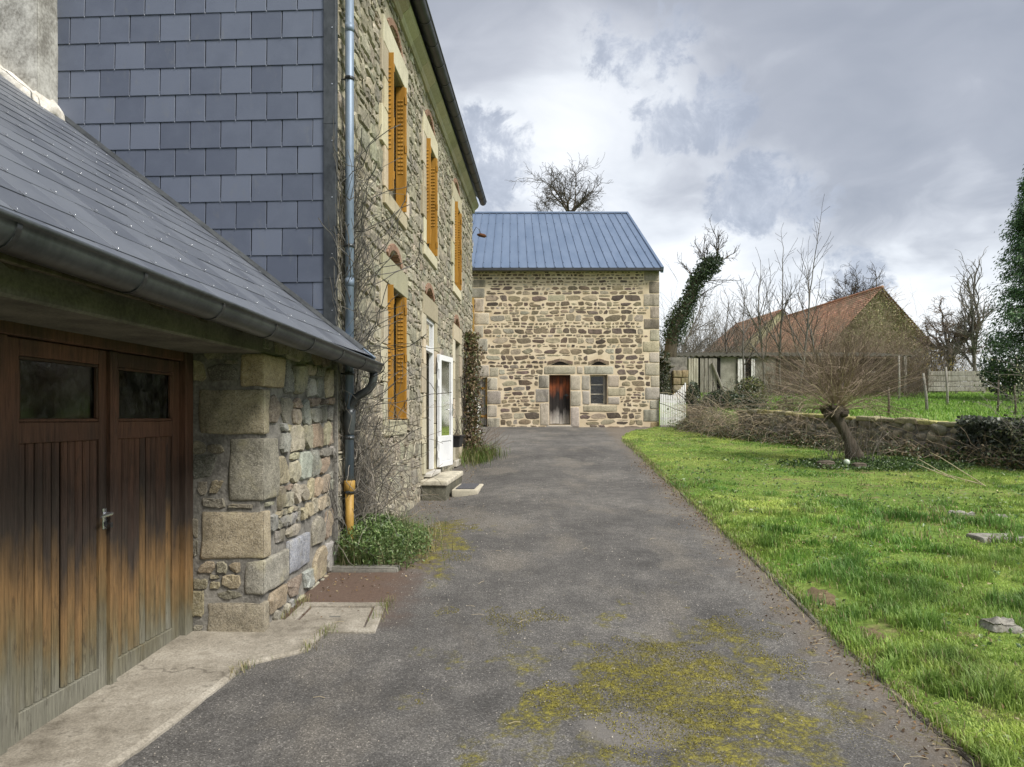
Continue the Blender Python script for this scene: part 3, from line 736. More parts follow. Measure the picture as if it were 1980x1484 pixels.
# ------------------------------------------------------------------ garage
garage = thing('garage', 'low stone garage with slate roof and dark wooden doors, nearest building on the left', 'garage', fp(-2.5, -1, 0))
TH = math.atan(.77); CT, ST = math.cos(TH), math.sin(TH)
def rz(w_): return 2.41-.77*w_           # roof plane height over w
RV = -1.70                                # s of the door reveal
gw = MB(); wall(gw, RV, -.012, -.4, 2.28, -.53, -.022, [], fp)
for nm, q in (('side_wall', (-5.9, -5.2, -.53, -.022, -.3, 2.28)), ('back_wall', (-5.9, -.03, -4.3, -4.1, -.3, 4.9)), ('end_wall', (-5.95, -5.9, -4.1, -.1, -.3, 4.9))):
    mb = MB(); mb.box(*q, fp); mb.build(nm, 'garage_mortar', garage)
gwall = gw.build('wall', 'garage_mortar', garage)
GP = [(.30, .27, .20), (.26, .245, .20), (.34, .31, .24), (.22, .215, .185), (.29, .235, .165), (.38, .33, .225), (.25, .245, .215), (.31, .31, .28), (.26, .21, .165)]
# dressed corner stones: (front width, side length, top, bottom, colour)
Q = [(.157, .40, 2.045, 1.815, (.40, .325, .20)), (.455, .11, 1.797, 1.48, (.325, .285, .195)), (.24, .28, 1.45, 1.013, (.235, .22, .175)),
     (.44, .12, .933, .605, (.335, .285, .20)), (.13, 1.0, .587, .35, (.31, .31, .29)), (.40, .105, .288, -.045, (.29, .255, .19))]
hs_front, hs_side = [], []
for i, (fw, sl, zt, zb, c) in enumerate(Q):
    if i == 4:
        rock('corner_stone', 'garage_stone', gwall, RV-.010, RV+.48, -.13, .012, zb, zt, r=.016, amp=.016, fr=fp, t=(.30, .285, .24), seed=i*3.3, n=6)
        rock('stone', 'garage_stone', gwall, RV+.50, RV+.98, -.13, .008, zb+.03, zt+.05, r=.018, amp=.018, fr=fp, t=(.29, .30, .33), seed=i*4.3, n=6)
    else: rock('corner_stone', 'garage_stone', gwall, RV-.010, RV+sl, -fw, .012, zb, zt, r=.016, amp=.016, fr=fp, t=c, seed=i*2.7, n=6)
    hs_front.append((-fw-.015, zb-.015, .1, zt+.015)); hs_side.append((RV-.1, zb-.015, RV+sl+.015, zt+(.06 if i == 4 else .015)))
def jseeds(a0, a1, b0, b1, da, db, j=.36):
    out = []; b = b0+db/2; k = 0
    while b < b1:
        a = a0+da*(.25+.5*(k % 2)+random.uniform(-.15, .15))
        while a < a1:
            out.append((a+random.uniform(-j, j)*da, b+random.uniform(-j, j)*db)); a += da*random.uniform(.75, 1.3)
        b += db*random.uniform(.85, 1.2); k += 1
    return out
def free(seeds, holes): return [p for p in seeds if not any(h[0] < p[0] < h[2] and h[1] < p[1] < h[3] for h in holes)]
pl = [soften(p, .15, .006) for p in coursed(-.52, -.004, -.05, 2.04, lambda b: random.choice((random.uniform(.10, .15), random.uniform(.15, .24))), hs_front+[(-9, -9, -.515, 9), (-.006, -9, 9, 9)], (.7, 1.5), (.005, .014), .5, .3)]
stones_to(gwall, pl, lambda a, b, d: fp(RV-d, a, b), 'garage_stone', lambda p: pick([(.20, .185, .14), (.25, .225, .165), (.16, .15, .125), (.27, .23, .155)]), 60, (.006, .016), rough=.005, sh=.9, smooth=False)
pl = [soften(p, .15, .006) for p in coursed(RV+.01, -.06, -.08, 2.26, lambda b: random.choice((random.uniform(.14, .19), random.uniform(.20, .27), random.uniform(.26, .34))), hs_side+[(-.055, -9, 9, 9), (-9, -9, RV+.004, 9)], (.7, 1.4), (.003, .009), .7, .35)]
stones_to(gwall, pl, lambda a, b, d: fp(a, d-.02, b), 'garage_stone', lambda p: pick(GP), 120, (.016, .034), rough=.008, sh=.90, smooth=False)
# cement fillet against the house
mb = MB(); rockbox(mb, -.05, .0, -.05, .028, .05, 2.3, r=.02, amp=.01, n=7, fr=fp); mb.build('cement_fillet', 'garage_mortar', garage, True)
# lintel, wall plate, soffit
mb = MB(); mb.chbox(-5.3, -1.25, -.53, -.006, 2.05, 2.19, .012, fp); mb.build('lintel', 'concrete_dark', garage)
mb = MB(); mb.box(-5.9, .0, -.5, -.01, 2.19, 2.36, fp); mb.build('wall_plate', 'bark', garage)
for k in range(13):
    s = -5.6+k*.44; mb = MB()
    P = [fp(s+a, w_, rz(w_)-.06-c) for a in (0, .07) for w_ in (-.3, .19) for c in (0, .10)]
    mb.add(P, [(0, 1, 3, 2), (4, 6, 7, 5), (0, 4, 5, 1), (2, 3, 7, 6), (0, 2, 6, 4), (1, 5, 7, 3)]); mb.build('rafter_end', 'bark', garage)
mb = MB(); mb.chbox(-5.9, .10, .245, .268, rz(.25)-.115, rz(.25)-.042, .004, fp); mb.build('fascia', 'bark', garage)
# doors: frame posts, head, leaves
mb = MB(); mb.chbox(-1.80, RV, -.60, -.50, -.02, 2.06, .006, fp); mb.build('door_post', 'garage_wood', garage)
mb = MB(); mb.chbox(-5.2, -1.80, -.60, -.515, 1.99, 2.06, .006, fp); mb.build('door_head', 'garage_wood', garage)
zf = -.005
def leaf(s0, s1, handle=False, cover=False):
    lf = MB(); W0, W1 = -.585, -.545
    st = .085
    lf.chbox(s0, s0+st, W0, W1, zf, 1.985, .005, fp); lf.chbox(s1-st, s1, W0, W1, zf, 1.985, .005, fp)
    lf.chbox(s0+st, s1-st, W0, W1-.002, zf, zf+.17, .005, fp); lf.chbox(s0+st, s1-st, W0, W1-.002, 1.47, 1.575, .005, fp); lf.chbox(s0+st, s1-st, W0, W1-.002, 1.90, 1.985, .005, fp)
    o = lf.build('door_leaf', 'garage_wood', garage)
    n = 10; mid = (s0+s1)/2; x = s0+st; wd = (s1-s0-2*st)/n
    for k in range(n):
        mb = MB(); g = .007 if k != 5 else .016
        mb.chbox(x+k*wd+g, x+(k+1)*wd-.003, W0+.004, W1-.012+random.uniform(-.0015, .0015), zf+.165, 1.475, .009, fp); mb.build('plank', 'garage_wood', o)
    mb = MB(); mb.box(s0+st, s1-st, W0-.004, W0+.004, zf+.1, 1.5, fp); mb.build('backing_board', 'dark_void', o)
    mb = MB(); mb.chbox(s0+st+.004, s1-st-.004, W0+.006, W0+.012, 1.57, 1.905, .001, fp); mb.build('pane', 'glass_dirty', o)
    mb = MB(); q = .018
    for a0, a1, c0, c1 in ((s0+st, s1-st, 1.575, 1.575+q), (s0+st, s1-st, 1.90-q, 1.90), (s0+st, s0+st+q, 1.575+q, 1.90-q), (s1-st-q, s1-st, 1.575+q, 1.90-q)):
        mb.chbox(a0+.001, a1-.001, W0+.013, W1-.006, c0+.001, c1-.001, .004, fp)
    mb.build('glazing_bead', 'garage_wood', o)
    if handle:
        hs = s1-.045; mb = MB(); mb.chbox(hs-.018, hs+.018, W1, W1+.006, .955, 1.075, .002, fp)
        mb.tube([fp(hs, W1+.004, 1.045), fp(hs, W1+.05, 1.045), fp(hs-.02, W1+.055, 1.045), fp(hs-.11, W1+.052, 1.040)], [.009, .009, .009, .008], 8)
        mb.build('handle', 'hook_steel', o)
        mb = MB(); mb.tube([fp(hs, W1+.006, .985), fp(hs, W1+.012, .985)], .014, 12); mb.tube([fp(hs, W1+.01, .985), fp(hs, W1+.045, .985)], .003, 6); mb.chbox(hs-.01, hs+.01, W1+.04, W1+.046, .965, .995, .001, fp); mb.build('lock_key', 'iron', o)
    if cover:
        mb = MB(); pr = [(W1-.0, 0), (W1+.022, 0), (W1+.030, .012), (W1+.022, .03), (W1+.03, .05), (W1+.018, .062), (W1, .062)]
        V = [fp(s0-.03+b, a, z) for z in (zf+.005, 1.98) for a, b in pr]; m_ = len(pr)
        mb.add(V, [(k, (k+1) % m_, m_+(k+1) % m_, m_+k) for k in range(m_)]+[tuple(range(m_)), tuple(range(m_, 2*m_))]); mb.build('cover_strip', 'garage_wood', o, False)
    return o
leaf(-2.585, -1.805, cover=True); leaf(-3.375, -2.592, handle=True)
mb = MB(); mb.chbox(-3.47, -3.385, -.60, -.525, -.02, 1.99, .006, fp); mb.build('door_post', 'garage_wood', garage)
leaf(-4.26, -3.48); leaf(-5.05, -4.27)
mb = MB(); mb.chbox(-5.2, -5.06, -.60, -.50, -.02, 1.99, .006, fp); mb.build('door_post', 'garage_wood', garage)
# roof: deck and slates
deck = MB()
def quadslab(mb, s0, s1, wa, wb, off, th):
    P = []
    for s in (s0, s1):
        for w_ in (wa, wb):
            for o_ in (off, off-th): P.append(fp(s, w_+o_*ST, rz(w_)+o_*CT))
    mb.add(P, [(0, 1, 3, 2), (4, 6, 7, 5), (0, 4, 5, 1), (2, 3, 7, 6), (0, 2, 6, 4), (1, 5, 7, 3)])
quadslab(deck, -5.9, -.012, -4.0, .278, -.014, .03); quadslab(deck, -.010, .115, .03, .278, -.014, .03)
roof = deck.build('roof', 'slate_body', garage)
def slatemesh(name, wd, ht, th, mat):
    mb = MB(); mb.chbox(-wd/2, wd/2, 0, ht, -th, 0, .0025, wp); 
    me_o = mb.build(name, mat); me = me_o.data; bpy.data.objects.remove(me_o); return me
EXP, SW = .247, .296
sm = [slatemesh('slate', SW-.004, EXP+.05, .004, 'slate_roof')]
hooks = MB()
rows = int((.36+3.2)/CT/EXP)+1
nsl = 0
for k in range(rows):
    wlow = .305 - k*EXP*CT
    send = .13 if wlow > .08 else -.018
    s = send + (SW/2 if k % 2 else 0)
    while s > -5.6:
        s0, s1 = s-SW, min(s, send)
        # leave out slates far outside the picture
        c = fp((s0+s1)/2, wlow, rz(wlow)); vis = c[1] > .6 and c[0]/max(c[1], .1) > -1.15 and (wlow > -2.9)
        if vis and s1-s0 > .05:
            o = link('slate', sm[0], roof)
            vdir = Vector((-CT*NX, -CT*NY, ST)); nrm = Vector((ST*NX, ST*NY, CT)); sdv = Vector((UX, UY, 0))
            tl = R(.9)+random.uniform(-.006, .006)
            v2 = vdir*math.cos(tl)-nrm*math.sin(tl); n2 = nrm*math.cos(tl)+vdir*math.sin(tl)
            rot = Matrix((sdv, v2, n2)).transposed().to_4x4()
            pz = Vector(fp((s0+s1)/2, wlow, rz(wlow)))+nrm*(.013+random.uniform(0, .0015))
            o.matrix_local = Matrix.Translation(pz) @ rot @ Matrix.Rotation(random.uniform(-.006, .006), 4, 'Z') @ Matrix.Diagonal(((s1-s0)/SW, 1, 1, 1)); nsl += 1
            hp = Vector(fp(s0, wlow, rz(wlow)))+nrm*.014
            hooks.tube([hp+v2*.028+n2*.002, hp-v2*.004+n2*.002, hp-v2*.008+n2*.006, hp-v2*.002+n2*.011, hp+v2*.012+n2*.010], .0013, 4)
        s -= SW
hooks.build('slate_hooks', 'hook_steel', roof, True, 'stuff')
# verge strip of blue-grey zinc over the end of the slates
mb = MB()
V = []
for w_ in (.335, -.02):
    z = rz(w_)
    for ds, o_ in ((.08, .022), (.142, .026), (.146, .020), (.146, -.06), (.142, -.06), (.080, .018)): V.append(fp(ds, w_+o_*ST, z+o_*CT))
mb.add(V, [(k, (k+1) % 6, 6+(k+1) % 6, 6+k) for k in range(6)]+[tuple(range(6)), tuple(range(6, 12))]); mb.build('verge_trim', 'zinc', garage)
mb = MB(); V = []
for w_ in (.25, -2.85):
    z = rz(w_)
    for ds, o_ in ((-.075, .016), (-.022, .020), (-.020, .05), (-.026, .05)): V.append(fp(ds-.004, w_+o_*ST, z+o_*CT))
mb.add(V, [(k, (k+1) % 4, 4+(k+1) % 4, 4+k) for k in range(4)]); mb.build('flashing', 'zinc_old', garage)
# gutter with joint collars, outlet swan neck
GWc = .325
def gzs(s): return 2.220-.0205*(s+5.9)
mb = MB(); sweep(mb, halfpipe(GWc, gzs(-5.9), .078, .005), -5.9, .20, fp, 24, -.0205); gut = mb.build('gutter', 'zinc_old', garage, True)
mb = MB(); mb.tube([fp(-5.9, GWc+.083, gzs(-5.9)+.014), fp(.20, GWc+.083, gzs(.20)+.014)], .0085, 8); mb.build('lip_highlight', 'zinc', gut, True)  # lighter zinc tube over the gutter bead, highlight put in by colour
mb = MB(); V = [fp(.20, GWc+.078*math.cos(math.pi+math.pi*k/12), gzs(.20)+.078*math.sin(math.pi+math.pi*k/12)) for k in range(13)]; mb.add(V, [tuple(range(13))]); mb.build('gutter_end', 'zinc_old', gut)
for k in range(9):
    s = -5.2+k*.68; zc = gzs(s); mb = MB(); pr = [(GWc+(.078+t_)*math.cos(math.pi+math.pi*q/12), zc+(.078+t_)*math.sin(math.pi+math.pi*q/12)) for t_, rg in ((.004, range(13)), (.001, range(12, -1, -1))) for q in rg]
    sweep(mb, pr, s, s+.022); mb.build('gutter_collar', 'zinc_old', gut, True)
mb = MB()
pts = [fp(.14, GWc, 2.05), fp(.14, GWc, 1.985), fp(.142, GWc-.012, 1.92), fp(.147, GWc-.05, 1.865), fp(.152, .21, 1.825), fp(.156, .145, 1.785), fp(.16, .105, 1.735), fp(.16, .087, 1.67), fp(.16, .085, 1.58)]
mb.tube(pts, .04, 14); mb.build('swan_neck', 'zinc_old', garage, True)
# rendered chimney stack standing in the slope against the gable
mb = MB(); rockbox(mb, -.30, -.012, -3.75, -2.70, 3.6, 7.5, r=.02, amp=.012, n=9, fr=fp, fq=3); mb.build('chimney', 'render_old', garage, True)
mb = MB(); rockbox(mb, -.40, -.02, -2.78, -2.60, rz(-2.69)-.13, rz(-2.69)+.10, r=.08, amp=.05, n=7, fr=lambda a, b, c: fp(a, b, c-.77*(b+2.69)), fq=7)
rockbox(mb, -.42, -.27, -3.75, -2.66, rz(-3.2)-.10, rz(-3.2)+.10, r=.07, amp=.05, n=12, fr=lambda a, b, c: fp(a, b, c-.77*(b+3.2)), fq=7, seed=4)
mb.build('mortar_fillet', 'white_mortar', garage, True)

# ------------------------------------------------------------------ stone house with slate-hung gable
house = thing('stone_house', 'tall rubble-stone house with ochre shutters and a slate-hung gable', 'house', fp(5, -3, .3))
HL = sY(18.45); HZ = 7.02
W_ = [('upper', sY(8.78), sY(9.76), 4.40, 6.13), ('upper', sY(11.48), sY(12.42), 4.40, 6.13), ('upper', sY(14.85), sY(15.78), 4.40, 6.13),
      ('ground', sY(8.76), sY(9.76), 1.56, 3.25), ('door', sY(11.46), sY(12.42), .69, 3.25), ('recess', sY(14.95), sY(15.78), .69, 3.22)]
holes_core = []; holes_st = []; dressed = []; arches = []
for kind, a, b, z0, z1 in W_:
    holes_core.append((a, z0, b, z1))
    lo = .24; lz1 = z1+.34
    dressed.append((a-.24, b+.24, z1, lz1)); holes_st.append((a-.25, z1, b+.25, lz1+.01))
    if kind in ('upper', 'ground'): dressed.append((a-.16, b+.16, z0-.20, z0)); holes_st.append((a-.17, z0-.21, b+.17, z0))
    holes_st.append((a, z0-.01, b, z1))
    for side in (0, 1):
        z = z0; k = side
        while z < z1-.05:
            h = min(random.uniform(.36, .5), z1-z); h = z1-z if z1-z-h < .2 else h
            wd = (.33 if k % 2 else .19); q = (a-wd, a) if side == 0 else (b, b+wd)
            dressed.append((q[0], q[1], z, z+h)); holes_st.append((q[0]-.01, z-.001, q[1]+.01, z+h+.001)); z += h; k += 1
    m_ = (a+b)/2; arches.append((m_, lz1, .40, .17)); holes_core.append((m_-.33, lz1+.004, m_+.33, lz1+.155)); holes_st.append((m_-.50, lz1, m_+.50, lz1+.30))
hw = MB(); wall(hw, 0, HL, -.6, HZ, -.42, -.018, holes_core, fp)
for nm, q in (('back_wall', (.0, HL, -8.6, -8.2, -.6, HZ)), ('end_wall', (HL-.4, HL, -8.2, -.42, -.6, HZ)), ('upper_floor', (.01, HL-.01, -8.2, -.42, 3.55, 3.75)), ('ground_floor', (.01, HL-.01, -8.2, -.42, .2, .45)), ('partition', (3.9, 4.0, -8.2, -.42, .45, HZ)), ('spine_wall', (.02, HL-.02, -4.1, -4.0, .45, HZ))):
    mb = MB(); mb.box(*q, fp); mb.build(nm, 'facade_mortar', house)
hwall = hw.build('wall', 'facade_mortar', house)
mb = MB()      # gable triangle over both ends and the roof
for s0, s1 in ((-.0, .3), (HL-.3, HL)):
    V = [fp(s, w_, z) for s in (s0, s1) for w_, z in ((-.0, -.3), (-.0, HZ), (-4.2, 10.7), (-8.6, HZ), (-8.6, -.3))]
    if s0 < .1: mb.add(V, [(0, 1, 2, 3, 4), (5, 6, 7, 8, 9)]+[(k, (k+1) % 5, 5+(k+1) % 5, 5+k) for k in range(5)])
    else: V = [fp(s, w_, z) for s in (s0, s1) for w_, z in ((0, HZ), (-4.2, 10.7), (-8.6, HZ))]; mb.add(V, [(0, 1, 2), (3, 4, 5), (0, 1, 4, 3), (1, 2, 5, 4)])
mb.v = [(x-(.02*NX if True else 0), y-(.02*NY), z) for x, y, z in mb.v]
mb.build('gable_wall', 'facade_mortar', house)
mb = MB()
for w0, z0, w1, z1 in ((.30, 7.18, -4.2, 10.98), (-4.2, 10.98, -8.9, 7.18)):
    V = [fp(s, w_, z+o_) for s in (-.12, HL+.12) for (w_, z) in ((w0, z0), (w1, z1)) for o_ in (0, .07)]
    mb.add(V, [(0, 1, 3, 2), (4, 6, 7, 5), (0, 4, 5, 1), (2, 3, 7, 6), (0, 2, 6, 4), (1, 5, 7, 3)])
mb.build('roof', 'slate_roof', house)
# rubble stones of the front
HP = [(.315, .29, .225), (.285, .262, .205), (.345, .315, .245), (.26, .24, .19), (.325, .295, .225), (.30, .27, .205), (.36, .335, .26), (.245, .225, .18)]
hz0 = .05
cl_ = coursed(.03, HL, hz0, HZ-.02, lambda b: random.choice((random.uniform(.10, .15), random.uniform(.15, .21), random.uniform(.20, .28))), holes_st+[(-9, -9, .035, 99), (HL-.02, -9, 99, 99), (-9, HZ-.03, 99, 99)], (.8, 2.0), (.004, .012), 1.2, .35)
pl = [soften(p, .14, .007) for p in cl_]
stones_to(hwall, pl, lambda a, b, d: fp(a, d-.02, b), 'facade_stone', lambda p: pick(HP), 300, (.010, .030), small=.006, rough=.007, sh=.86, smooth=False)
ribs = MB()
for p in cl_:
    low = p[0][1] < 2.7 and p[0][0] < 5.5
    if random.random() > (.62 if low else .22): continue
    k = random.randrange(len(p)); run = random.randint(2, 4); cx = sum(q[0] for q in p)/len(p); cy = sum(q[1] for q in p)/len(p); pts = []
    for t in range(run+1):
        q = p[(k+t) % len(p)]; dx, dy = q[0]-cx, q[1]-cy; L = math.hypot(dx, dy)+1e-6
        pts.append(fp(q[0]+dx/L*.012+random.uniform(-.008, .008), .006+random.uniform(-.003, .005), q[1]+dy/L*.012+random.uniform(-.008, .008)))
    r = random.uniform(.006, .013) if low else random.uniform(.005, .010); ribs.tube(pts, [r*random.uniform(.6, 1.1) for _ in pts], 6)
ribs.build('raised_pointing', 'rib_mortar', hwall, True, 'stuff')
for a, b, z0, z1 in dressed:
    mb = MB(); mb.chbox(a+.004, b-.004, -.30, .016+random.uniform(0, .006), z0+.004, z1-.004, .008, fp, pick([(.47, .425, .31), (.43, .385, .275), (.50, .455, .345)]), .003); mb.build('dressed_stone', 'dressed_stone', hwall)
for m_, zb, hwid, rise in arches:       # brick relieving arches
    rad = (hwid**2+rise**2)/(2*rise); cz = zb+rise-rad; amax = math.asin(hwid/rad); n = 11
    for k in range(n):
        th = -amax+2*amax*(k+.5)/n; bw = 2*amax*rad/n*.86; c_, s_ = math.cos(th), math.sin(th)
        fr = lambda a, b, d, c_=c_, s_=s_: fp(m_+(rad+b)*s_+a*c_, d, cz+(rad+b)*c_-a*s_)
        mb = MB(); mb.chbox(-bw/2, bw/2, .0, .085, -.12, .008, .004, lambda a, b, d, fr=fr: fr(a, b, d), None, .003); mb.build('arch_brick', 'brick', hwall)
# windows with folding shutters in the reveals
def shutter_side(win, s, sgn, z0, z1):
    """two folded metal leaves standing in the reveal at s, louvres pressed in"""
    for q in range(2):
        off = sgn*(.008+.022*q); mb = MB(); sa, sb = sorted((s+off, s+off+sgn*.018))
        w0, w1 = (-.105+.01*q, .048-.012*q) if sgn < 0 else (-.105+.01*q, .082-.02*q)
        mb.chbox(sa, sb, w0, w1, z0+.012, z1-.012, .003, fp)
        zz0, zz1 = z0+(z1-z0)*.30, z1-.16
        n = int((zz1-zz0)/.055)
        for colm in (0, 1):
            c0 = w0+.03+colm*(w1-w0-.05)*.5; c1 = c0+(w1-w0-.06)*.44
            for k in range(n):
                z = zz0+k*.055; face = sa if sgn < 0 else sb
                V = [fp(face+sgn*d, w_, zq) for d, w_, zq in ((.0005, c0, z), (.0005, c1, z), (.009, c1, z+.010), (.009, c0, z+.010), (.0005, c0, z+.034), (.0005, c1, z+.034))]
                mb.add(V, [(0, 1, 2, 3), (3, 2, 5, 4), (0, 3, 4), (1, 5, 2)])
                face = sb if sgn < 0 else sa
                V = [fp(face-sgn*d, w_, zq) for d, w_, zq in ((.0005, c0, z), (.0005, c1, z), (.009, c1, z+.010), (.009, c0, z+.010), (.0005, c0, z+.034), (.0005, c1, z+.034))]
                mb.add(V, [(0, 1, 2, 3), (3, 2, 5, 4), (0, 3, 4), (1, 5, 2)])
        for hz in (z0+.2, (z0+z1)/2, z1-.2): mb.tube([fp(s+off+sgn*.02, w1, hz-.05), fp(s+off+sgn*.02, w1, hz+.05)], .009, 6)
        mb.build('shutter', 'ochre_paint', win)
for kind, a, b, z0, z1 in W_:
    if kind in ('upper', 'ground'):
        mb = MB(); fw = .055
        for q in ((a, a+fw, z0, z1), (b-fw, b, z0, z1), (a+fw, b-fw, z0, z0+fw), (a+fw, b-fw, z1-fw, z1), ((a+b)/2-.035, (a+b)/2+.035, z0+fw, z1-fw), (a+fw, (a+b)/2-.035, z0+(z1-z0)*.62, z0+(z1-z0)*.62+.03), ((a+b)/2+.035, b-fw, z0+(z1-z0)*.62, z0+(z1-z0)*.62+.03)):
            mb.chbox(q[0]+.001, q[1]-.001, -.29, -.235, q[2]+.001, q[3]-.001, .004, fp)
        win = mb.build('window', 'garage_wood', house)
        for x0, x1 in ((a+fw, (a+b)/2-.035), ((a+b)/2+.035, b-fw)):
            mb = MB(); mb.box(x0-.004, x1+.004, -.262, -.256, z0+fw-.004, z1-fw+.004, fp); mb.build('pane', 'glass_clean', win)
        shutter_side(win, a, 1, z0, z1); shutter_side(win, b, -1, z0, z1)
        mb = MB(); mb.tube([fp(a+.02, -.02, z0+.05), fp(a+.02, .05, z0+.05)], .008, 6); mb.tube([fp(a, .06, z0+.025), fp(b, .06, z0+.025)], .007, 6) if kind == 'ground' else None; mb.build('shutter_rail', 'ochre_paint', win)
    elif kind == 'door':
        mb = MB(); f = .06; zt = 2.73
        for q in ((a, a+f, z0, z1), (b-f, b, z0, z1), (a+f, b-f, z1-f, z1), (a+f, b-f, zt-.03, zt+.06)): mb.chbox(q[0]+.001, q[1]-.001, -.10, -.02, q[2]+.001, q[3]-.001, .005, fp)
        dr = mb.build('front_door', 'white_pvc', house)
        mb = MB(); mb.box(a+f-.004, b-f+.004, -.065, -.055, zt+.055, z1-f+.004, fp); mb.build('transom_pane', 'glass_clean', dr)
        # leaf swung right back against the wall
        h0 = Vector(fp(b-.01, .035, 0)); h1 = Vector(fp(b+.76, .16, 0)); dv = (h1-h0); LW = dv.length; dv.normalize(); nv = Vector((dv.y, -dv.x, 0))
        lf = lambda q, d, z: (h0.x+dv.x*q+nv.x*d, h0.y+dv.y*q+nv.y*d, z)
        mb = MB(); st = .10
        for q in ((0, st, .72, 2.70), (LW-st, LW, .72, 2.70), (st, LW-st, 2.60, 2.70), (st, LW-st, 1.17, 1.27), (st, LW-st, .72, .82)): mb.chbox(q[0]+.001, q[1]-.001, 0, .055, q[2]+.001, q[3]-.001, .005, lf)
        mb.chbox(st, LW-st, .015, .042, .82, 1.17, .012, lf)
        ob = mb.build('door_leaf', 'white_pvc', dr)
        mb = MB(); mb.box(st-.005, LW-st+.005, .022, .034, 1.265, 2.605, lf); mb.build('leaf_pane', 'glass_clean', dr)
        mb = MB(); mb.chbox(LW-.075, LW-.035, .055, .062, 1.62, 1.84, .002, lf); mb.tube([lf(LW-.055, .06, 1.74), lf(LW-.055, .10, 1.74), lf(LW-.16, .105, 1.74)], .008, 8); mb.build('door_handle', 'hook_steel', dr)
        for hz in (.95, 1.2, 2.2, 2.5):
            mb = MB(); mb.tube([lf(-.012, .03, hz-.06), lf(-.012, .03, hz+.06)], .014, 8); mb.build('hinge', 'white_pvc', dr)
        mb = MB(); mb.chbox(a-.02, b+.02, -.35, .10, .63, .685, .006, fp, (.55, .53, .48)); mb.build('door_sill', 'dressed_stone', dr)
        # hallway behind: brown inner wall and floor
        mb = MB(); mb.box(b+.05, b+.15, -2.2, -.43, .45, 3.5, fp); mb.build('inner_wall', 'brick', house)
    else:
        mb = MB(); n = 7; wd = (b-a)/n
        for k in range(n): mb.chbox(a+k*wd+.002, a+(k+1)*wd-.002, -.40, -.37, z0, z1, .004, fp)
        o = mb.build('side_door', 'weathered_wood', house)
        mb = MB(); mb.tube([fp(a+.1, -.365, 1.7), fp(a+.1, -.33, 1.7)], .02, 8); mb.build('knob', 'iron', o)
        mb = MB(); mb.chbox(a-.05, b+.05, -.36, .05, z0-.14, z0-.012, .01, fp, (.5, .47, .4)); mb.build('threshold', 'dressed_stone', o)
# cornice blocks, gutter and brackets under the eaves
s = 0.0; pr = [(-.02, 6.90), (.03, 6.90), (.05, 6.94), (.055, 6.985), (.085, 7.01), (.13, 7.05), (.15, 7.095), (.15, 7.13), (-.02, 7.13)]
while s < HL:
    e = min(HL+.05, s+random.uniform(.62, .8)); mb = MB(); sweep(mb, pr, s+.004, e-.004, fp); mb.has = True; mb.t = [pick([(.42, .385, .27), (.45, .41, .30), (.38, .35, .25)])]*len(mb.f); mb.build('cornice_block', 'dressed_stone', house); s = e
mb = MB(); sweep(mb, halfpipe(.255, 7.21, .085, .005, 12, .012), -.1, HL+.12, fp, 24); hg = mb.build('gutter', 'gutter_black', house, True)
mb = MB(); mb.add([fp(HL+.12, .255+.085*math.cos(math.pi+math.pi*k/12), 7.21+.085*math.sin(math.pi+math.pi*k/12)) for k in range(13)], [tuple(range(13))]); mb.build('gutter_end', 'gutter_black', hg)
for k in range(20):
    s = .2+k*.62
    if s > HL: break
    mb = MB(); prq = [(.255+(.085+t_)*math.cos(math.pi+math.pi*q/12), 7.21+(.085+t_)*math.sin(math.pi+math.pi*q/12)) for t_, rg in ((.007, range(13)), (.001, range(12, -1, -1))) for q in rg]
    sweep(mb, prq, s, s+.025); mb.build('gutter_bracket', 'gutter_black', hg, True)
# slate-hung gable
def gp(a, b, d): return fp(-d, a, b)      # a = across (negative to the left), b = up, d = towards the viewer
mb = MB(); mb.box(-3.9, -.06, 2.0, 7.4, .001, .012, gp); gab = mb.build('slate_cladding', 'slate_body', house)
EX2 = .2563
sm2 = slatemesh('slate', SW-.009, EX2+.045, .010, 'slate_gable'); hk = MB()
sdv = Vector((UX, UY, 0)); left = Vector((NX, NY, 0)); outv = -sdv
for k in range(-5, 14):
    zb = 5.433-EX2*k; jo = -.36+(.148 if k % 2 else 0)
    for j in range(-2, 12):
        r_ = jo-SW*(j-1); l_ = r_-SW; r2 = min(r_, -.095)
        if r2-l_ < .03 or l_ < -3.7: continue
        if zb+EX2 < rz(r2)-.02: continue
        o = link('slate', sm2, gab); tl = R(2.0)+random.uniform(-.004, .004)
        up = Vector((0, 0, 1))*math.cos(tl)-outv*math.sin(tl); n2 = outv*math.cos(tl)+Vector((0, 0, 1))*math.sin(tl)
        rot = Matrix((left, up, n2)).transposed().to_4x4()
        pz = Vector(gp((l_+r2)/2, zb, .031+random.uniform(0, .0015)))
        o.matrix_local = Matrix.Translation(pz) @ rot @ Matrix.Rotation(random.uniform(-.004, .004), 4, 'Z') @ Matrix.Diagonal(((r2-l_)/SW, 1, 1, 1))
        hk.chbox(l_-.002, l_+.002, zb-.008, zb+.003, .030, .036, .001, gp)
hk.build('slate_hooks', 'hook_steel', gab, False, 'stuff')
mb = MB(); mb.chbox(-.105, .012, 2.36, 7.2, .010, .046, .003, gp); 
for z in (2.9, 4.35, 5.8): mb.chbox(-.107, .014, z, z+.012, .009, .049, .001, gp)
ct = mb.build('corner_trim', 'zinc_old', house)
mb = MB(); mb.chbox(-.040, .010, .003, .016, 2.36, 7.0, .002, fp); mb.build('corner_return', 'zinc_old', house)
mb = MB()
for k in range(9): mb.tube([gp(-.02, 2.6+k*.53, .046), gp(-.02, 2.6+k*.53, .051)], .006, 8)
mb.build('trim_screw', 'hook_steel', ct, False, 'stuff')
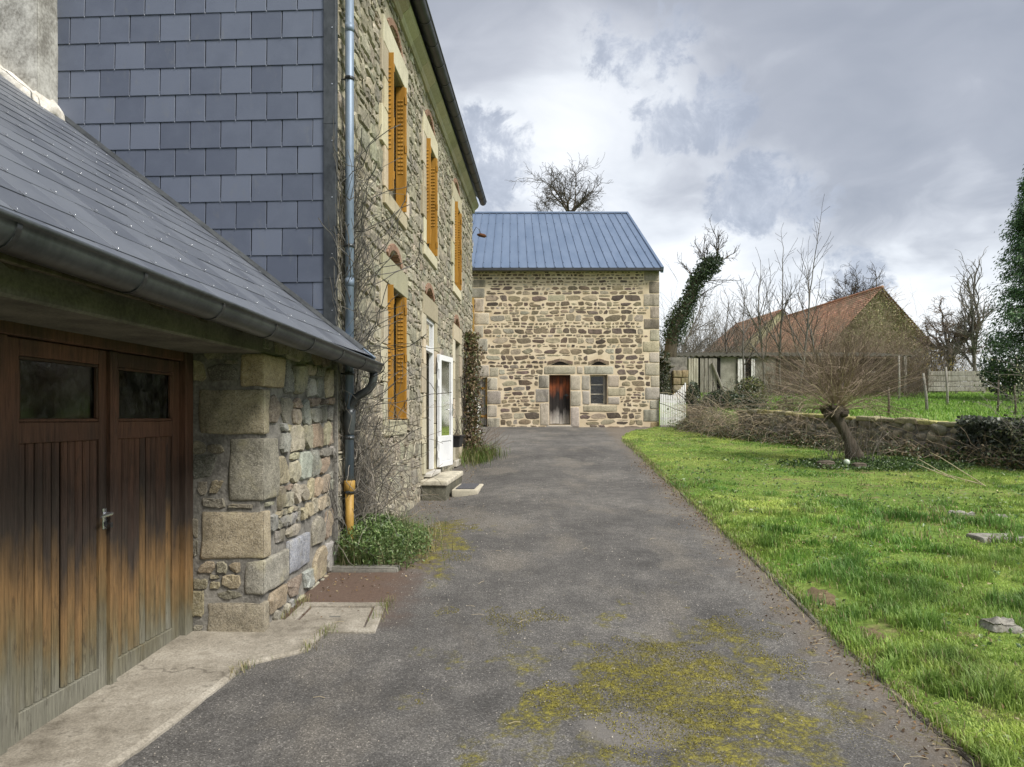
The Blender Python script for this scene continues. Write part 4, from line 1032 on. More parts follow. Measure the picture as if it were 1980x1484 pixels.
# downpipe: zinc above, old ochre cast iron at the foot
DS, DW = .16, .085
mb = MB(); mb.tube([fp(DS, DW, 7.15), fp(DS, DW, .93)], .042, 16); 
dp = mb.build('downpipe', 'zinc', house, True)
for z in (6.2, 4.86, 3.25, 2.02, 1.40, .88):
    mb = MB(); mb.tube([fp(DS, DW, z-.015), fp(DS, DW, z+.015)], .048, 16); mb.tube([fp(DS, DW-.04, z), fp(DS, .0, z)], .008, 6); mb.chbox(DS-.062, DS-.04, DW-.02, DW+.02, z-.012, z+.012, .003, fp); mb.build('pipe_clip', 'zinc_old', dp, True)
mb = MB(); mb.tube([fp(DS, DW, z) for z in (1.68, 1.64, 1.55, 1.45, 1.43)], [.056, .060, .060, .045, .045], 16); mb.build('hopper', 'zinc_old', dp, True)
gz = g1(*fp(DS, DW, 0)[:2])
mb = MB(); mb.tube([fp(DS, DW, z) for z in (.99, .985, .89, .885, .86)], [.046, .054, .054, .046, .046], 16); mb.tube([fp(DS, DW, .90), fp(DS, DW, gz+.02)], .041, 16); mb.tube([fp(DS, DW, gz+.06), fp(DS, DW, gz-.05)], .052, 14); mb.build('cast_iron_foot', 'ochre_old', dp, True)
for z in (5.35, 2.9): 
    mb = MB(); mb.tube([fp(DS, DW, z-.04), fp(DS, DW, z+.04)], .045, 16); mb.build('pipe_joint', 'zinc', dp, True)
# lamp on its bracket at the far corner
mb = MB(); mb.tube([fp(HL-.02, -.01, 6.35), fp(HL+.04, .08, 6.55), fp(HL+.08, .16, 6.50), fp(HL+.10, .20, 6.36)], .010, 6)
wl_ = mb.build('wall_lamp', 'iron', house, True)
mb = MB(); mb.tube([fp(HL+.10, .10, 6.37), fp(HL+.10, .18, 6.36), fp(HL+.10, .30, 6.33), fp(HL+.10, .34, 6.325)], [.02, .05, .05, .02], 10); mb.build('lamp_head', 'rust', wl_, True)

# ---- steps, mat, planter
mb = MB(); za = .60; rockbox(mb, sY(11.05), sY(13.05), .0, .40, -.1, za, r=.025, amp=.012, n=8, fr=fp, fq=5, t=(.12, .115, .085)); rockbox(mb, sY(11.02), sY(13.07), -.01, .42, za-.07, za+.012, r=.02, amp=.006, n=8, fr=fp, t=(.52, .48, .38))
one(mb, 'door_step', 'field_stone', 'mossy concrete block step below the white front door', 'step', smooth=True)
zz_ = g1(*fp(sY(11.7), .7, 0)[:2])
mb = MB(); rockbox(mb, sY(11.35), sY(12.35), .44, .86, zz_-.05, zz_+.085, r=.02, amp=.008, n=7, fr=fp, t=(.50, .46, .36)); one(mb, 'lower_step', 'dressed_stone', 'low pale stone slab in front of the block step', 'step', smooth=True)
mb = MB(); mb.chbox(sY(11.42), sY(12.25), .50, .80, zz_+.087, zz_+.102, .004, fp); one(mb, 'doormat', 'mat_rubber', 'dark grey doormat lying on the low stone slab', 'doormat')
pt = thing('hanging_planter', 'black plastic trough hung on the wall beside the open glass door', 'planter', fp(sY(13.9), .2, 1.0))
mb = MB(); V = [fp(s, w_, z) for z, gs in ((1.02, .04), (1.24, 0)) for s, w_ in ((sY(13.55)+gs, .05+gs), (sY(14.15)-gs, .05+gs), (sY(14.15)-gs, .30-gs), (sY(13.55)+gs, .30-gs))]
mb.add(V, [(0, 1, 2, 3), (0, 1, 5, 4), (1, 2, 6, 5), (2, 3, 7, 6), (3, 0, 4, 7)]); mb.chbox(sY(13.53), sY(14.17), .03, .32, 1.225, 1.25, .006, fp); mb.build('trough', 'black_plastic', pt)
mb = MB(); mb.box(sY(13.58), sY(14.12), .07, .28, 1.20, 1.253, fp); mb.build('potting_soil', 'soil', pt)
mb = MB(); c0 = fp(sY(13.85), .05, 1.95)
for s, w_ in ((13.6, .3), (14.1, .3), (13.85, .06)): mb.tube([fp(sY(s), w_, 1.24), c0], .004, 4)
mb.build('hanger', 'iron', pt)
mb = MB()
for k in range(14):
    p = Vector(fp(sY(random.uniform(13.6, 14.1)), random.uniform(.08, .27), 1.24)); d = Vector((random.gauss(0, .25), random.gauss(0, .25), 1)); q = [p]
    for i in range(4): d = (d+Vector((random.gauss(0, .25), random.gauss(0, .25), 0))).normalized(); q.append(q[-1]+d*random.uniform(.06, .14))
    mb.tube(q, [.005, .004, .003, .003, .002], 4)
mb.build('dead_stems', 'twig_dark', pt)
# ---- threshold slab of the garage and the drain cover beside it
mb = MB(); n = 110
slabL = [(-5.6, -.62), (-1.72, -.62)]
def edgew(s): return -.05+.17*math.sin((s+4.6)*.55)+.035*mnoise.noise(Vector((s*2.2, 0, 0)))+.018*mnoise.noise(Vector((s*9, 4, 0))) + (.30 if s > -2.25 else 0)*min(1, (s+2.25)/.25)
V = []; T = []
for k in range(n+1):
    s = -5.6+(4.15)*k/n; e = edgew(s); zg = g1(*fp(s, e, 0)[:2])
    zi = max(.02, g1(*fp(s, -.5, 0)[:2])+.035)
    V += [fp(s, -.62, -.02), fp(s, -.62, zi), fp(s, e-.03, zg+.034), fp(s, e, zg+.020), fp(s, e+.004, zg-.06)]
F = [(k*5+q, k*5+q+1, k*5+q+6, k*5+q+5) for k in range(n) for q in range(4)]+[(n*5, n*5+1, n*5+2, n*5+3, n*5+4)]
mb.add(V, F); o = one(mb, 'threshold_slab', 'old_concrete', 'pale worn concrete strip along the foot of the garage doors', 'slab')
dc = thing('drain_cover', 'square concrete drain cover set in the ground by the garage corner', 'drain cover', fp(-1.5, .25, .02))
A = [fp(-1.66, .05, 0), fp(-1.62, .78, 0), fp(-1.02, .72, 0), fp(-1.05, .06, 0)]
def bil(u, v, z):
    a, b, c, d = [Vector(q) for q in A]; p = (a*(1-u)+b*u)*(1-v)+(d*(1-u)+c*u)*v; return (p.x, p.y, g1(p.x, p.y)+z)
mb = MB()
for (u0, u1, v0, v1) in ((0, 1, 0, .13), (0, 1, .87, 1), (0, .12, .131, .869), (.88, 1, .131, .869)): mb.chbox(u0, u1, v0, v1, -.06, .030, .008, bil)
mb.build('frame', 'old_concrete', dc)
mb = MB(); mb.chbox(.145, .855, .155, .845, -.05, .022, .012, bil); lid = mb.build('lid', 'old_concrete', dc)
mb = MB(); mb.chbox(.44, .56, .48, .52, .018, .0245, .002, bil); mb.build('lifting_slot', 'concrete_dark', lid)
# small border round the plant bed
mb = MB(); rockbox(mb, -.15, .0, -.02, .62, .05, g1(*fp(-.1, .3, 0)[:2])+.05, r=.03, amp=.012, n=6, fr=fp); one(mb, 'bed_edging', 'concrete_dark', 'rounded concrete edging in front of the green plant bed', 'edging', smooth=True)

# ------------------------------------------------------------------ barn across the end of the drive
barn = thing('stone_barn', 'stone barn with blue-grey ribbed metal roof across the end of the drive', 'barn', (1.5, 28, 1.2))
BX0, BX1, BY, BZ0, BZ1 = -4.4, 5.19, 25.0, .9, 6.80
def bf(a, b, d): return (a, BY-d, b)       # across, up, towards the viewer
D0 = (1.31, 1.33, 2.06, 3.09); W0 = (2.75, 2.04, 3.37, 3.09); D1 = (-2.3, 1.1, -.87, 3.0); U0 = (-2.4, 3.91, -1.33, 5.78)
bw = MB(); wall(bw, BX0, BX1, BZ0, BZ1, .6, .0, [D0, W0, D1, U0], lambda a, d, b: (a, BY+d+.0, b))
for nm, q in (('west_wall', (BX0, BX0+.6, BY+.6, 39, BZ0, BZ1)), ('east_wall', (BX1-.6, BX1, BY+.6, 39, BZ0, BZ1)), ('back_wall', (BX0, BX1, 39, 39.5, BZ0, BZ1))):
    mb = MB(); mb.box(*q); mb.build(nm, 'barn_mortar', barn)
for x0, x1 in ((BX0+.01, BX0+.59), (BX1-.59, BX1-.01)):
    mb = MB(); V = [(x, y, z) for x in (x0, x1) for y, z in ((BY+.02, BZ1), (32.2, 10.55), (39.4, BZ1))]; mb.add(V, [(0, 1, 2), (3, 4, 5), (0, 1, 4, 3), (1, 2, 5, 4)]); mb.build('gable', 'barn_mortar', barn)
bwall = bw.build('wall', 'barn_mortar', barn)
GR = [(.45, .405, .315), (.41, .37, .29), (.49, .44, .345), (.40, .365, .30), (.46, .395, .285)]
hol = [D0, W0, D1, U0]
def block(a0, a1, b0, b1, c=None, proud=.02, r=.035):
    rock('dressed_block', 'granite', bwall, a0+.008, a1-.008, -.12, proud, b0+.008, b1-.008, r=r, amp=.010, n=4, fr=lambda a, d, b: (a, BY-d, b), t=c or pick(GR), seed=a0*3+b0)
    hol.append((a0-.004, b0-.004, a1+.004, b1+.004))
# corner stones on the right, alternately long and short
z = 1.05; k = 0
while z < BZ1-.1:
    h = random.uniform(.30, .46); wd = random.uniform(.50, .62) if k % 2 else random.uniform(.30, .38)
    h = min(h, BZ1-.06-z); block(BX1-wd, BX1+.012, z, z+h, (.36, .27, .13) if k == 0 else (.24, .20, .15) if k in (9, 12) else None); z += h; k += 1
# surrounds
block(1.10, 2.26, 3.09, 3.42, r=.09); block(2.52, 3.60, 3.09, 3.42, r=.07)
for a0, a1, b0, b1 in ((.93, 1.31, 2.62, 3.08), (.82, 1.31, 2.12, 2.60), (.98, 1.31, 1.30, 2.10), (2.06, 2.42, 2.55, 3.08), (2.06, 2.44, 1.98, 2.53), (2.06, 2.38, 1.24, 1.96),
                       (2.45, 2.75, 2.55, 3.08), (2.47, 2.75, 2.04, 2.53), (3.37, 3.78, 2.66, 3.08), (3.37, 4.02, 2.34, 2.64), (3.37, 3.80, 2.04, 2.32), (2.50, 3.72, 1.78, 2.03), (2.28, 2.51, 3.12, 3.40),
                       (-1.33, -.98, 5.30, 5.78), (-1.33, -.80, 4.86, 5.28), (-1.33, -1.0, 4.40, 4.84), (-1.33, -.85, 3.91, 4.38), (-1.5, -.95, 5.80, 6.15), (-1.9, -.92, 6.17, 6.45),
                       (-1.6, -.80, 3.02, 3.44), (-.80, -.46, 3.02, 3.36), (-.87, -.50, 2.55, 3.0), (-.87, -.38, 2.05, 2.53), (-.87, -.52, 1.60, 2.03), (-.87, -.42, 1.1, 1.58), (1.20, 2.15, 1.16, 1.325)):
    block(a0, a1, b0, b1)
# relieving arches of thin stones over door and window
for cx, zb, hwid in ((1.70, 3.42, .44), (3.06, 3.42, .36)):
    for sg in (-1, 1):
        for k in range(2):
            x0 = cx+sg*hwid*(1-k*.5); x1 = cx+sg*hwid*(.5-k*.5)+.015*sg; z0 = zb+.03+k*.06; z1 = zb+.085+k*.055
            mb = MB(); V = [bf(x, zq, d) for d in (-.1, .02) for x, zq in ((x0, z0), (x1, z1), (x1, z1+.10), (x0-.0*sg, z0+.11))]
            mb.add(V, [(0, 1, 2, 3), (4, 5, 6, 7), (0, 1, 5, 4), (1, 2, 6, 5), (2, 3, 7, 6), (3, 0, 4, 7)], pick([(.16, .12, .09), (.22, .17, .12)])); mb.build('arch_stone', 'barn_stone', bwall)
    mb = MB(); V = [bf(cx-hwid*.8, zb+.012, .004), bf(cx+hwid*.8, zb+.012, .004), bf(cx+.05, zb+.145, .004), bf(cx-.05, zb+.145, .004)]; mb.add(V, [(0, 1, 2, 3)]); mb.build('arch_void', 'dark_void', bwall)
    hol.append((cx-hwid-.03, zb, cx+hwid+.03, zb+.34))
# rubble
BP = [(.235, .19, .125), (.165, .13, .09), (.29, .24, .165), (.13, .10, .078), (.33, .28, .20), (.19, .15, .105), (.165, .125, .105), (.36, .31, .225), (.26, .21, .14), (.37, .335, .265), (.105, .083, .068)]
def rowh(b):
    if b < 1.45: return random.uniform(.19, .26)
    if b > 6.15: return random.uniform(.075, .115)
    return random.choice((random.uniform(.085, .125), random.uniform(.13, .18), random.uniform(.18, .265), random.uniform(.15, .21)))
pl = [soften(p, .16, .007) for p in coursed(-2.3, BX1-.05, 1.06, BZ1-.05, rowh, hol+[(BX1-.02, -9, 99, 99), (-9, BZ1-.03, 99, 99)])]
stones_to(bwall, pl, bf, 'barn_stone', lambda p: pick(BP), 300, (.003, .016), small=.006, rough=.005, sh=.9, smooth=False)
# door
mb = MB(); mb.box(D0[0]+.005, D0[2]-.005, BY+.26, BY+.28, 1.33, 3.085); bd = mb.build('door', 'dark_void', barn)
n = 6; wd = (D0[2]-D0[0]-.02)/n
for k in range(n):
    mb = MB(); x = D0[0]+.01+k*wd; mb.chbox(x+.003, x+wd-.003, BY+.215, BY+.255, 1.345+random.uniform(0, .03), 3.085, .005); mb.build('plank', 'barn_door_wood', bd)
mb = MB(); mb.chbox(1.90, 1.98, BY+.195, BY+.214, 2.34, 2.42, .004); mb.chbox(1.86, 2.03, BY+.20, BY+.212, 2.365, 2.39, .003); mb.build('latch', 'iron', bd)
# window
mb = MB(); x0, z0, x1, z1 = W0; f = .045
for q in ((x0, x0+f, z0, z1), (x1-f-.08, x1-.08, z0, z1), (x0+f, x1-f-.08, z1-f, z1), (x0+f, x1-f-.08, z0, z0+f), (x0+f, x1-f-.08, z0+.36, z0+.39), (x0+f, x1-f-.08, z0+.69, z0+.72)): mb.chbox(q[0]+.001, q[1]-.001, BY+.20, BY+.25, q[2]+.001, q[3]-.001, .004)
wn = mb.build('window', 'pale_wood', barn)
for zz0, zz1 in ((z0+f, z0+.36), (z0+.39, z0+.69), (z0+.72, z1-f)):
    mb = MB(); mb.box(x0+f-.003, x1-f-.077, BY+.222, BY+.228, zz0-.003, zz1+.003); mb.build('pane', 'glass_dirty', wn)
mb = MB(); mb.box(x1-.08, x1, BY+.22, BY+.24, z0, z1); mb.build('side_board', 'weathered_wood', wn)
mb = MB(); mb.box(x0, x1, BY+.62, BY+.66, z0-.3, z1+.3); mb.build('dark_room', 'dark_void', wn)
mb = MB()
for k in range(3): 
    V = [(x0+.03+.5*t, BY+.29+.02*k, z0+.06+.1*k+.07*math.sin(t*3+k)) for t in (0, .33, .66, 1)]; V += [(v[0], v[1]+.03, v[2]+.05) for v in V]; mb.add(V, [(q, q+1, q+5, q+4) for q in range(3)])
mb.build('stored_cloth', 'white_paint_old', wn)
# cart door on the left, ochre straps
mb = MB(); mb.box(D1[0], D1[2]-.005, BY+.19, BY+.20, 1.12, 2.99); bd = mb.build('cart_door', 'dark_void', barn)
for k in range(9):
    mb = MB(); x = D1[0]+.155*k+.01; mb.chbox(x, min(x+.148, D1[2]-.01), BY+.14, BY+.18, 1.28+random.uniform(0, .04), 2.985, .006); mb.build('plank', 'weathered_wood', bd)
for z in (2.62, 1.63):
    mb = MB(); mb.chbox(D1[0]+.1, D1[2]-.02, BY+.11, BY+.138, z-.035, z+.035, .004); mb.tube([(D1[2]-.05, BY+.1, z-.08), (D1[2]-.05, BY+.1, z+.08)], .018, 8); mb.build('strap_hinge', 'ochre_paint', bd)
mb = MB(); mb.chbox(D1[2]-.06, D1[2]-.012, BY+.05, BY+.1, 2.0, 2.98, .004); mb.build('door_bar', 'ochre_old', bd)
# upper hatch with its ochre shutter folded back
mb = MB(); mb.chbox(-1.395, -1.335, BY-.30, BY+.02, 3.93, 5.76, .006); us = mb.build('loft_shutter', 'ochre_old', barn)
for z in (4.2, 5.5):
    mb = MB(); mb.tube([(-1.33, BY-.02, z-.06), (-1.33, BY-.02, z+.06)], .015, 6); mb.build('hinge', 'iron', us)
mb = MB(); mb.box(-2.4, -1.34, BY+.3, BY+.33, 3.9, 5.8); mb.build('loft_hatch', 'weathered_wood', barn)
# metal roof: one sheet between each pair of ribs
e0 = Vector((0, 24.70, 6.80)); e1 = Vector((0, 32.2, 10.86)); sl = (e1-e0); SL = sl.length; sl.normalize(); nr = Vector((0, -sl.z, sl.y))
def rf(a, b, c): p = e0+sl*b+nr*c; return (a, p.y, p.z)
mb = MB(); mb.box(BX0-.1, 5.24, .02, SL-.02, -.09, -.022, rf); V = [(x, y, z) for x in (BX0-.1, 5.24) for y, z in ((32.2, 10.80), (39.7, 6.75), (32.2, 10.86), (39.7, 6.81))]
mb.add(V, [(0, 1, 3, 2), (4, 6, 7, 5), (2, 3, 7, 6), (0, 4, 5, 1), (0, 2, 6, 4), (1, 5, 7, 3)]); br = mb.build('roof', 'gutter_black', barn)
PW = .313; mb = MB()
prf = [(0, 0), (.012, .034), (.036, .034), (.048, .004), (.150, .004), (.158, .010), (.170, .010), (.178, .004), (PW, .004), (PW, -.006), (.048, -.006), (0, -.012)]
prf = [(0, 0), (.012, .036), (.034, .036), (.046, .003), (PW-.001, .003), (PW-.001, -.006), (0, -.012)]
m_ = len(prf); V = [(a, b, c) for b in (0, SL) for a, c in prf]; mb.add(V, [(k, (k+1) % m_, m_+(k+1) % m_, m_+k) for k in range(m_)]+[tuple(range(m_)), tuple(range(m_, 2*m_))])
o = mb.build('roof_sheet', 'roof_metal'); sme = o.data; bpy.data.objects.remove(o)
rot = Matrix((Vector((1, 0, 0)), sl, nr)).transposed().to_4x4(); x = 5.235-PW; sc = MB()
while x > -2.6:
    o = link('roof_sheet', sme, br); o.matrix_local = Matrix.Translation(Vector((x, e0.y, e0.z))+nr*random.uniform(-.002, .002)) @ rot
    for q in (.06, .22, .48, .74, .95): sc.tube([rf(x+.023, SL*q, .036), rf(x+.023, SL*q, .052)], .013, 6)
    x -= PW
sc.build('roof_screws', 'iron', br, False, 'stuff')
mb = MB(); mb.chbox(5.18, 5.275, -.06, SL+.06, -.16, .055, .008, rf); mb.build('verge_trim', 'roof_metal', barn)
mb = MB(); mb.chbox(BX0-.1, 5.27, SL-.16, SL+.05, .036, .062, .008, rf); mb.build('ridge_cap', 'roof_metal', barn)
mb = MB(); mb.chbox(BX0-.1, 5.27, 24.66, 24.70, 6.70, 6.80, .006); mb.build('fascia', 'gutter_black', barn)
mb = MB(); mb.box(BX0, 5.2, 24.70, BY-.002, 6.73, 6.75); mb.build('soffit', 'weathered_wood', barn)

# ------------------------------------------------------------------ gates by the barn
gt = thing('picket_gate', 'white weathered board gate with dipped top at the right corner of the barn', 'gate', (5.7, 24.95, 1.3))
gx0, gx1 = 5.195, 6.22; n = 15
def gfr(a, b, c): 
    t = a; return (gx0+t*.985-b*.25, 24.9+t*.28-b, c)
for k in range(n):
    t0 = k/n; t = (k+.5)/n; top = 2.36+.48*max(0, (t-.42)/.58)**1.3 + .05*max(0, (.42-t)/.42); zb = 1.27-.04*t+random.uniform(-.02, .03)
    mb = MB(); mb.chbox(t0+.009, t0+1/n-.009, 0, .02+random.uniform(0, .008), zb, top+random.uniform(-.012, .012), .003, gfr); mb.build('board', 'white_paint_old', gt)
for z in (1.55, 2.15):
    mb = MB(); mb.chbox(0, 1, -.05, -.002, z-.04, z+.04, .004, gfr); mb.build('rail', 'white_paint_old', gt)
mb = MB(); mb.chbox(.28, .33, .024, .03, 1.86, 1.91, .003, gfr); mb.build('latch', 'iron', gt)
g2 = thing('open_gate_leaf', 'white slatted gate leaf standing open beside the ivy climber', 'gate', (-1.0, 20.5, 1.1))
def gf2(a, b, c): return (-1.16+a*.20+b*.95, 20.0+a*.97-b*.2, c)
zg = g1(-1.1, 20.4)
for k in range(6):
    mb = MB(); mb.chbox(k*.15+.008, k*.15+.14, 0, .02, zg+.05, zg+1.28+random.uniform(-.01, .02), .003, gf2); mb.build('board', 'white_paint_old', g2)
for z in (.25, .95):
    mb = MB(); mb.chbox(0, .9, .021, .06, zg+z-.04, zg+z+.04, .003, gf2); mb.build('rail', 'white_paint_old', g2)
mb = MB(); mb.chbox(.02, .10, .062, .10, zg+.42, zg+.58, .004, gf2); mb.build('lock_box', 'iron', g2)

# ------------------------------------------------------------------ right side: walls, sheds, far houses
def pxp(px, Y): return (px-990)/1372*Y
def pz(py, Y): return 1.6-(py-807)/1372*Y
def seg_frame(a, b):
    a = Vector((*a, 0)); b = Vector((*b, 0)); d = (b-a); L = d.length; d.normalize(); n = Vector((d.y, -d.x, 0))
    if n.dot(Vector((0, 0, 0))-a) < 0: n = -n
    return a, d, n, L
gwl = thing('garden_wall', 'low mossy rubble wall between the lawn and the field', 'wall', (9.5, 14, .6))
FS = [(.24, .22, .165), (.29, .265, .20), (.20, .18, .14), (.34, .31, .235), (.25, .215, .15)]
core = MB(); tot = []
for (a, b) in zip(WALL[2:-2], WALL[3:-1]):
    a_, d, n, L = seg_frame(a, b)
    za, zb = g1(a[0]-.4, a[1]-.2), g1(b[0]-.4, b[1]-.2)
    f0 = lambda q, dd, z, a_=a_, d=d, n=n, L=L, za=za, zb=zb: (a_.x+d.x*q+n.x*dd, a_.y+d.y*q+n.y*dd, za+(zb-za)*q/L+z)
    rockbox(core, 0, L, -.42, -.03, -.4, .80, r=.05, amp=.06, n=10, fr=f0, fq=1.6)
    tot.append((f0, L))
gcore = core.build('wall_core', 'garage_mortar', gwl, True)
for f0, L in tot[:4]:
    sd_ = jseeds(0, L, 0, .84, .30, .19, .35); cl_ = cells(sd_, (0, -.05, L, .84), 1.3, [])
    pl = [soften(inset(p, random.uniform(.01, .03)), .22, .012) for p in cl_]
    stones_to(gcore, pl, lambda a, b, d, f0=f0: f0(a, d-.05, b), 'field_stone', lambda p: pick(FS), 60, (.02, .09), rough=.02)
mb = MB()
for f0, L in tot[:3]:
    q = 0
    while q < L-.2:
        e = min(L, q+random.uniform(.35, .6)); rockbox(mb, q, e, -.44, .03, .78, .86+random.uniform(0, .05), r=.03, amp=.03, n=3, fr=f0, t=pick([(.30, .26, .10), (.34, .31, .12), (.26, .24, .14)]), seed=q); q = e
mb.build('mossy_coping', 'field_stone', gcore, True, 'stuff')

# long low shed of boards and render under corrugated sheets
SY_ = 38.0
shed = thing('long_shed', 'long low shed with grey boards and corrugated roof behind the hedge', 'shed', (pxp(1520, SY_), SY_, 2.9))
sx0, sx1 = pxp(1318, SY_), pxp(1752, SY_); szb, szt = pz(775, SY_), pz(690, SY_)
mb = MB(); mb.box(pxp(1345, SY_), pxp(1500, SY_), SY_, SY_+3.5, szb-.5, szt, wp); mb.build('wall', 'shed_render', shed)
mb = MB(); mb.box(pxp(1500, SY_)+.002, sx1-3.0, SY_+.4, SY_+3.5, szb-.5, szt, wp); mb.build('board_wall', 'bark_grey', shed)
mb = MB(); mb.box(sx1-2.99, sx1, SY_+1.2, SY_+3.5, szb-.5, szt); mb.build('open_bay', 'bark', shed)
mb = MB(); nx = 120; V = []; 
for i in range(nx+1):
    x = sx0-.3+(sx1+.6-sx0)*i/nx; zc = .05*math.sin(i*math.pi*2/3.0)*.8
    V += [(x, SY_-.22, szt+.02+zc), (x, SY_+3.8, szt+.55+zc), (x, SY_-.22, szt-.005+zc), (x, SY_+3.8, szt+.52+zc)]
F = []
for i in range(nx): k = i*4; F += [(k, k+4, k+5, k+1), (k+2, k+3, k+7, k+6), (k, k+2, k+6, k+4), (k+1, k+5, k+7, k+3)]
mb.add(V, F); mb.build('corrugated_roof', 'asbestos_sheet', shed)
def boards(parent, name, x0, x1, z0, z1, Y, n, mat):
    o = None
    for k in range(n):
        mb = MB(); w_ = (x1-x0)/n; mb.chbox(x0+k*w_+.012, x0+(k+1)*w_-.012, Y-.05, Y, z0+random.uniform(0, .06), z1, .006)
        mb.build(name, mat, parent)
sdr = MB(); sdr.box(pxp(1347, SY_), pxp(1392, SY_), SY_-.10, SY_-.06, szb+.05, szt-.06); d_ = sdr.build('door', 'dark_void', shed)
boards(d_, 'plank', pxp(1352, SY_), pxp(1385, SY_), szb+.12, szt-.1, SY_-.11, 4, 'weathered_wood'); boards(d_, 'plank', pxp(1330, SY_), pxp(1349, SY_), szb+.5, szt-.1, SY_-.12, 4, 'pale_wood')
mb = MB(); 
Pp = [(pxp(1375, SY_), SY_-.22, szt-.35), (pxp(1400, SY_), SY_-.24, szb+.25)]; mb.tube(Pp, .06, 6); mb.build('leaning_prop', 'weathered_wood', d_)
sdr = MB(); sdr.box(pxp(1424, SY_), pxp(1460, SY_), SY_-.05, SY_-.02, szb+.1, szt-.1); d_ = sdr.build('door', 'dark_void', shed)
boards(d_, 'plank', pxp(1425, SY_), pxp(1440, SY_), szb+.2, szt-.12, SY_-.06, 3, 'white_paint_old'); boards(d_, 'plank', pxp(1451, SY_), pxp(1459, SY_), szb+.2, szt-.12, SY_-.06, 2, 'white_paint_old')
mb = MB(); mb.box(pxp(1678, SY_), pxp(1693, SY_), SY_-.03, SY_-.005, szb+.6, szt-.2); o = mb.build('window', 'dark_void', shed)
for k in range(3):
    mb = MB(); q = szb+.65+k*.42; mb.chbox(pxp(1678, SY_), pxp(1693, SY_), SY_-.05, SY_-.032, q, q+.06, .003); mb.build('glazing_bar', 'pale_wood', o)
for px in (1742,):
    mb = MB(); mb.chbox(pxp(px, SY_), pxp(px, SY_)+.16, SY_-.3, SY_-.14, szb-.2, szt-.02, .01); mb.build('post', 'weathered_wood', shed)

# ruined lean-to between barn and shed
RY = 29.5
ru = thing('ruined_lean_to', 'ruined stone lean-to with sagging roof just right of the barn', 'shed', (6.8, RY, 1.9))
x0, x1 = 5.25, pxp(1332, RY); mb = MB(); mb.box(x0, x1, RY+.3, RY+.6, 1.2, pz(690, RY)); rw = mb.build('wall', 'garage_mortar', ru)
mb = MB(); rockbox(mb, x0, x0+1.0, RY+.02, RY+.3, 1.2, pz(738, RY), r=.08, amp=.05, n=5); mb.build('low_wall', 'garage_mortar', ru, True)
zb = 1.7
for r_ in range(6):
    x = pxp(1302, RY)
    while x < x1-.05:
        e = min(x1, x+random.uniform(.30, .5)); rock('stone', 'field_stone', rw, x+.01, e-.01, RY+.05, RY+.5, zb+.012, zb+.30, r=.03, amp=.02, n=3, fr=wp, t=pick([(.25, .20, .12), (.36, .27, .13), (.26, .22, .15)]), seed=x*3+zb); x = e
    zb += .31
mb = MB()
for k in range(7):
    xk = x0+k*.2; mb.chbox(xk, xk+.19, RY-.6, RY+.9, pz(668, RY)-.16*k+.0, pz(668, RY)-.16*k+.06, .01, wp, None, .03)
mb.build('sagging_roof', 'asbestos_sheet', ru)
n = 2600; leaves('ivy', np.stack([rng.uniform(x0, x0+1.25, n), RY-rng.random(n)*.5, rng.uniform(1.9, pz(680, RY), n)], 1), .10, shades(n, [(.045, .065, .03), (.075, .085, .045), (.12, .11, .06), (.03, .045, .02)]), 'leaf', ru, 'stuff')

# tiled farmhouse, gable overgrown with bare creeper
HY = 50.0
fh = thing('tiled_farmhouse', 'farmhouse with orange tiled roof and creeper-covered gable behind the shed', 'house', (pxp(1700, HY), HY+3, 3.3))
apx = Vector((pxp(1704, HY), HY, pz(557, HY))); rg = Vector((pxp(1515, HY+15), HY+15, pz(613, HY+15)))      # ridge from near gable to far end
rd = (rg-apx); rd.z = 0; RL = rd.length; rd.normalize(); cr_ = Vector((rd.y, -rd.x, 0)); cr_ = cr_ if cr_.x > 0 else -cr_
rg.z = apx.z; half = 3.9; ez = apx.z-4.1
def hf(a, b, c): p = apx+rd*a+cr_*b; return (p.x, p.y, c)
mb = MB(); V = [hf(a, b, c) for a in (.25, RL) for b, c in ((-half+.2, 1.5), (-half+.2, ez+.1), (0, apx.z-.12), (half-.2, ez+.1), (half-.2, 1.5))]
mb.add(V, [(0, 1, 2, 3, 4), (5, 6, 7, 8, 9)]+[(k, (k+1) % 5, 5+(k+1) % 5, 5+k) for k in range(5)]); mb.build('wall', 'hedge_render', fh)
for sg in (-1, 1):
    mb = MB(); V = []
    m_ = 46; nrow = 24; th_ = math.atan2(4.1, half)
    sa, sb = Vector(hf(0, 0, apx.z)), Vector(hf(0, sg*half*1.06, apx.z-4.1*1.06)); dn = (sb-sa)/nrow; nrm = Vector((-dn.z*sg*cr_.x, -dn.z*sg*cr_.y, abs(half/nrow))).normalized()
    for r_ in range(nrow):
        for i in range(m_):
            a0 = -.15+i*(RL+.3)/m_; p0 = sa+rd*a0+dn*r_; p1 = p0+dn*1.15; w_ = (RL+.3)/m_*.96; lift = nrm*.05
            q = [p0, p0+rd*w_, p1+rd*w_+lift, p1+lift]; arch = nrm*.04; mid0 = p0+rd*w_/2+arch; mid1 = p1+rd*w_/2+lift+arch
            mb.add([tuple(v) for v in (q[0], mid0, q[1], q[2], mid1, q[3])], [(0, 1, 4, 5), (1, 2, 3, 4)], pick([(.47, .255, .155), (.41, .225, .14), (.54, .32, .21), (.36, .205, .135)]))
    mb.build('roof_slope', 'far_tile', fh, False, 'stuff')
mb = MB(); mb.tube([tuple(apx+rd*(-.15)+Vector((0, 0, .03))), tuple(apx+rd*(RL+.15)+Vector((0, 0, .03)))], .13, 8); mb.has = True; mb.t = [(.36, .15, .085)]*len(mb.f); mb.build('ridge_tiles', 'far_tile', fh, True)
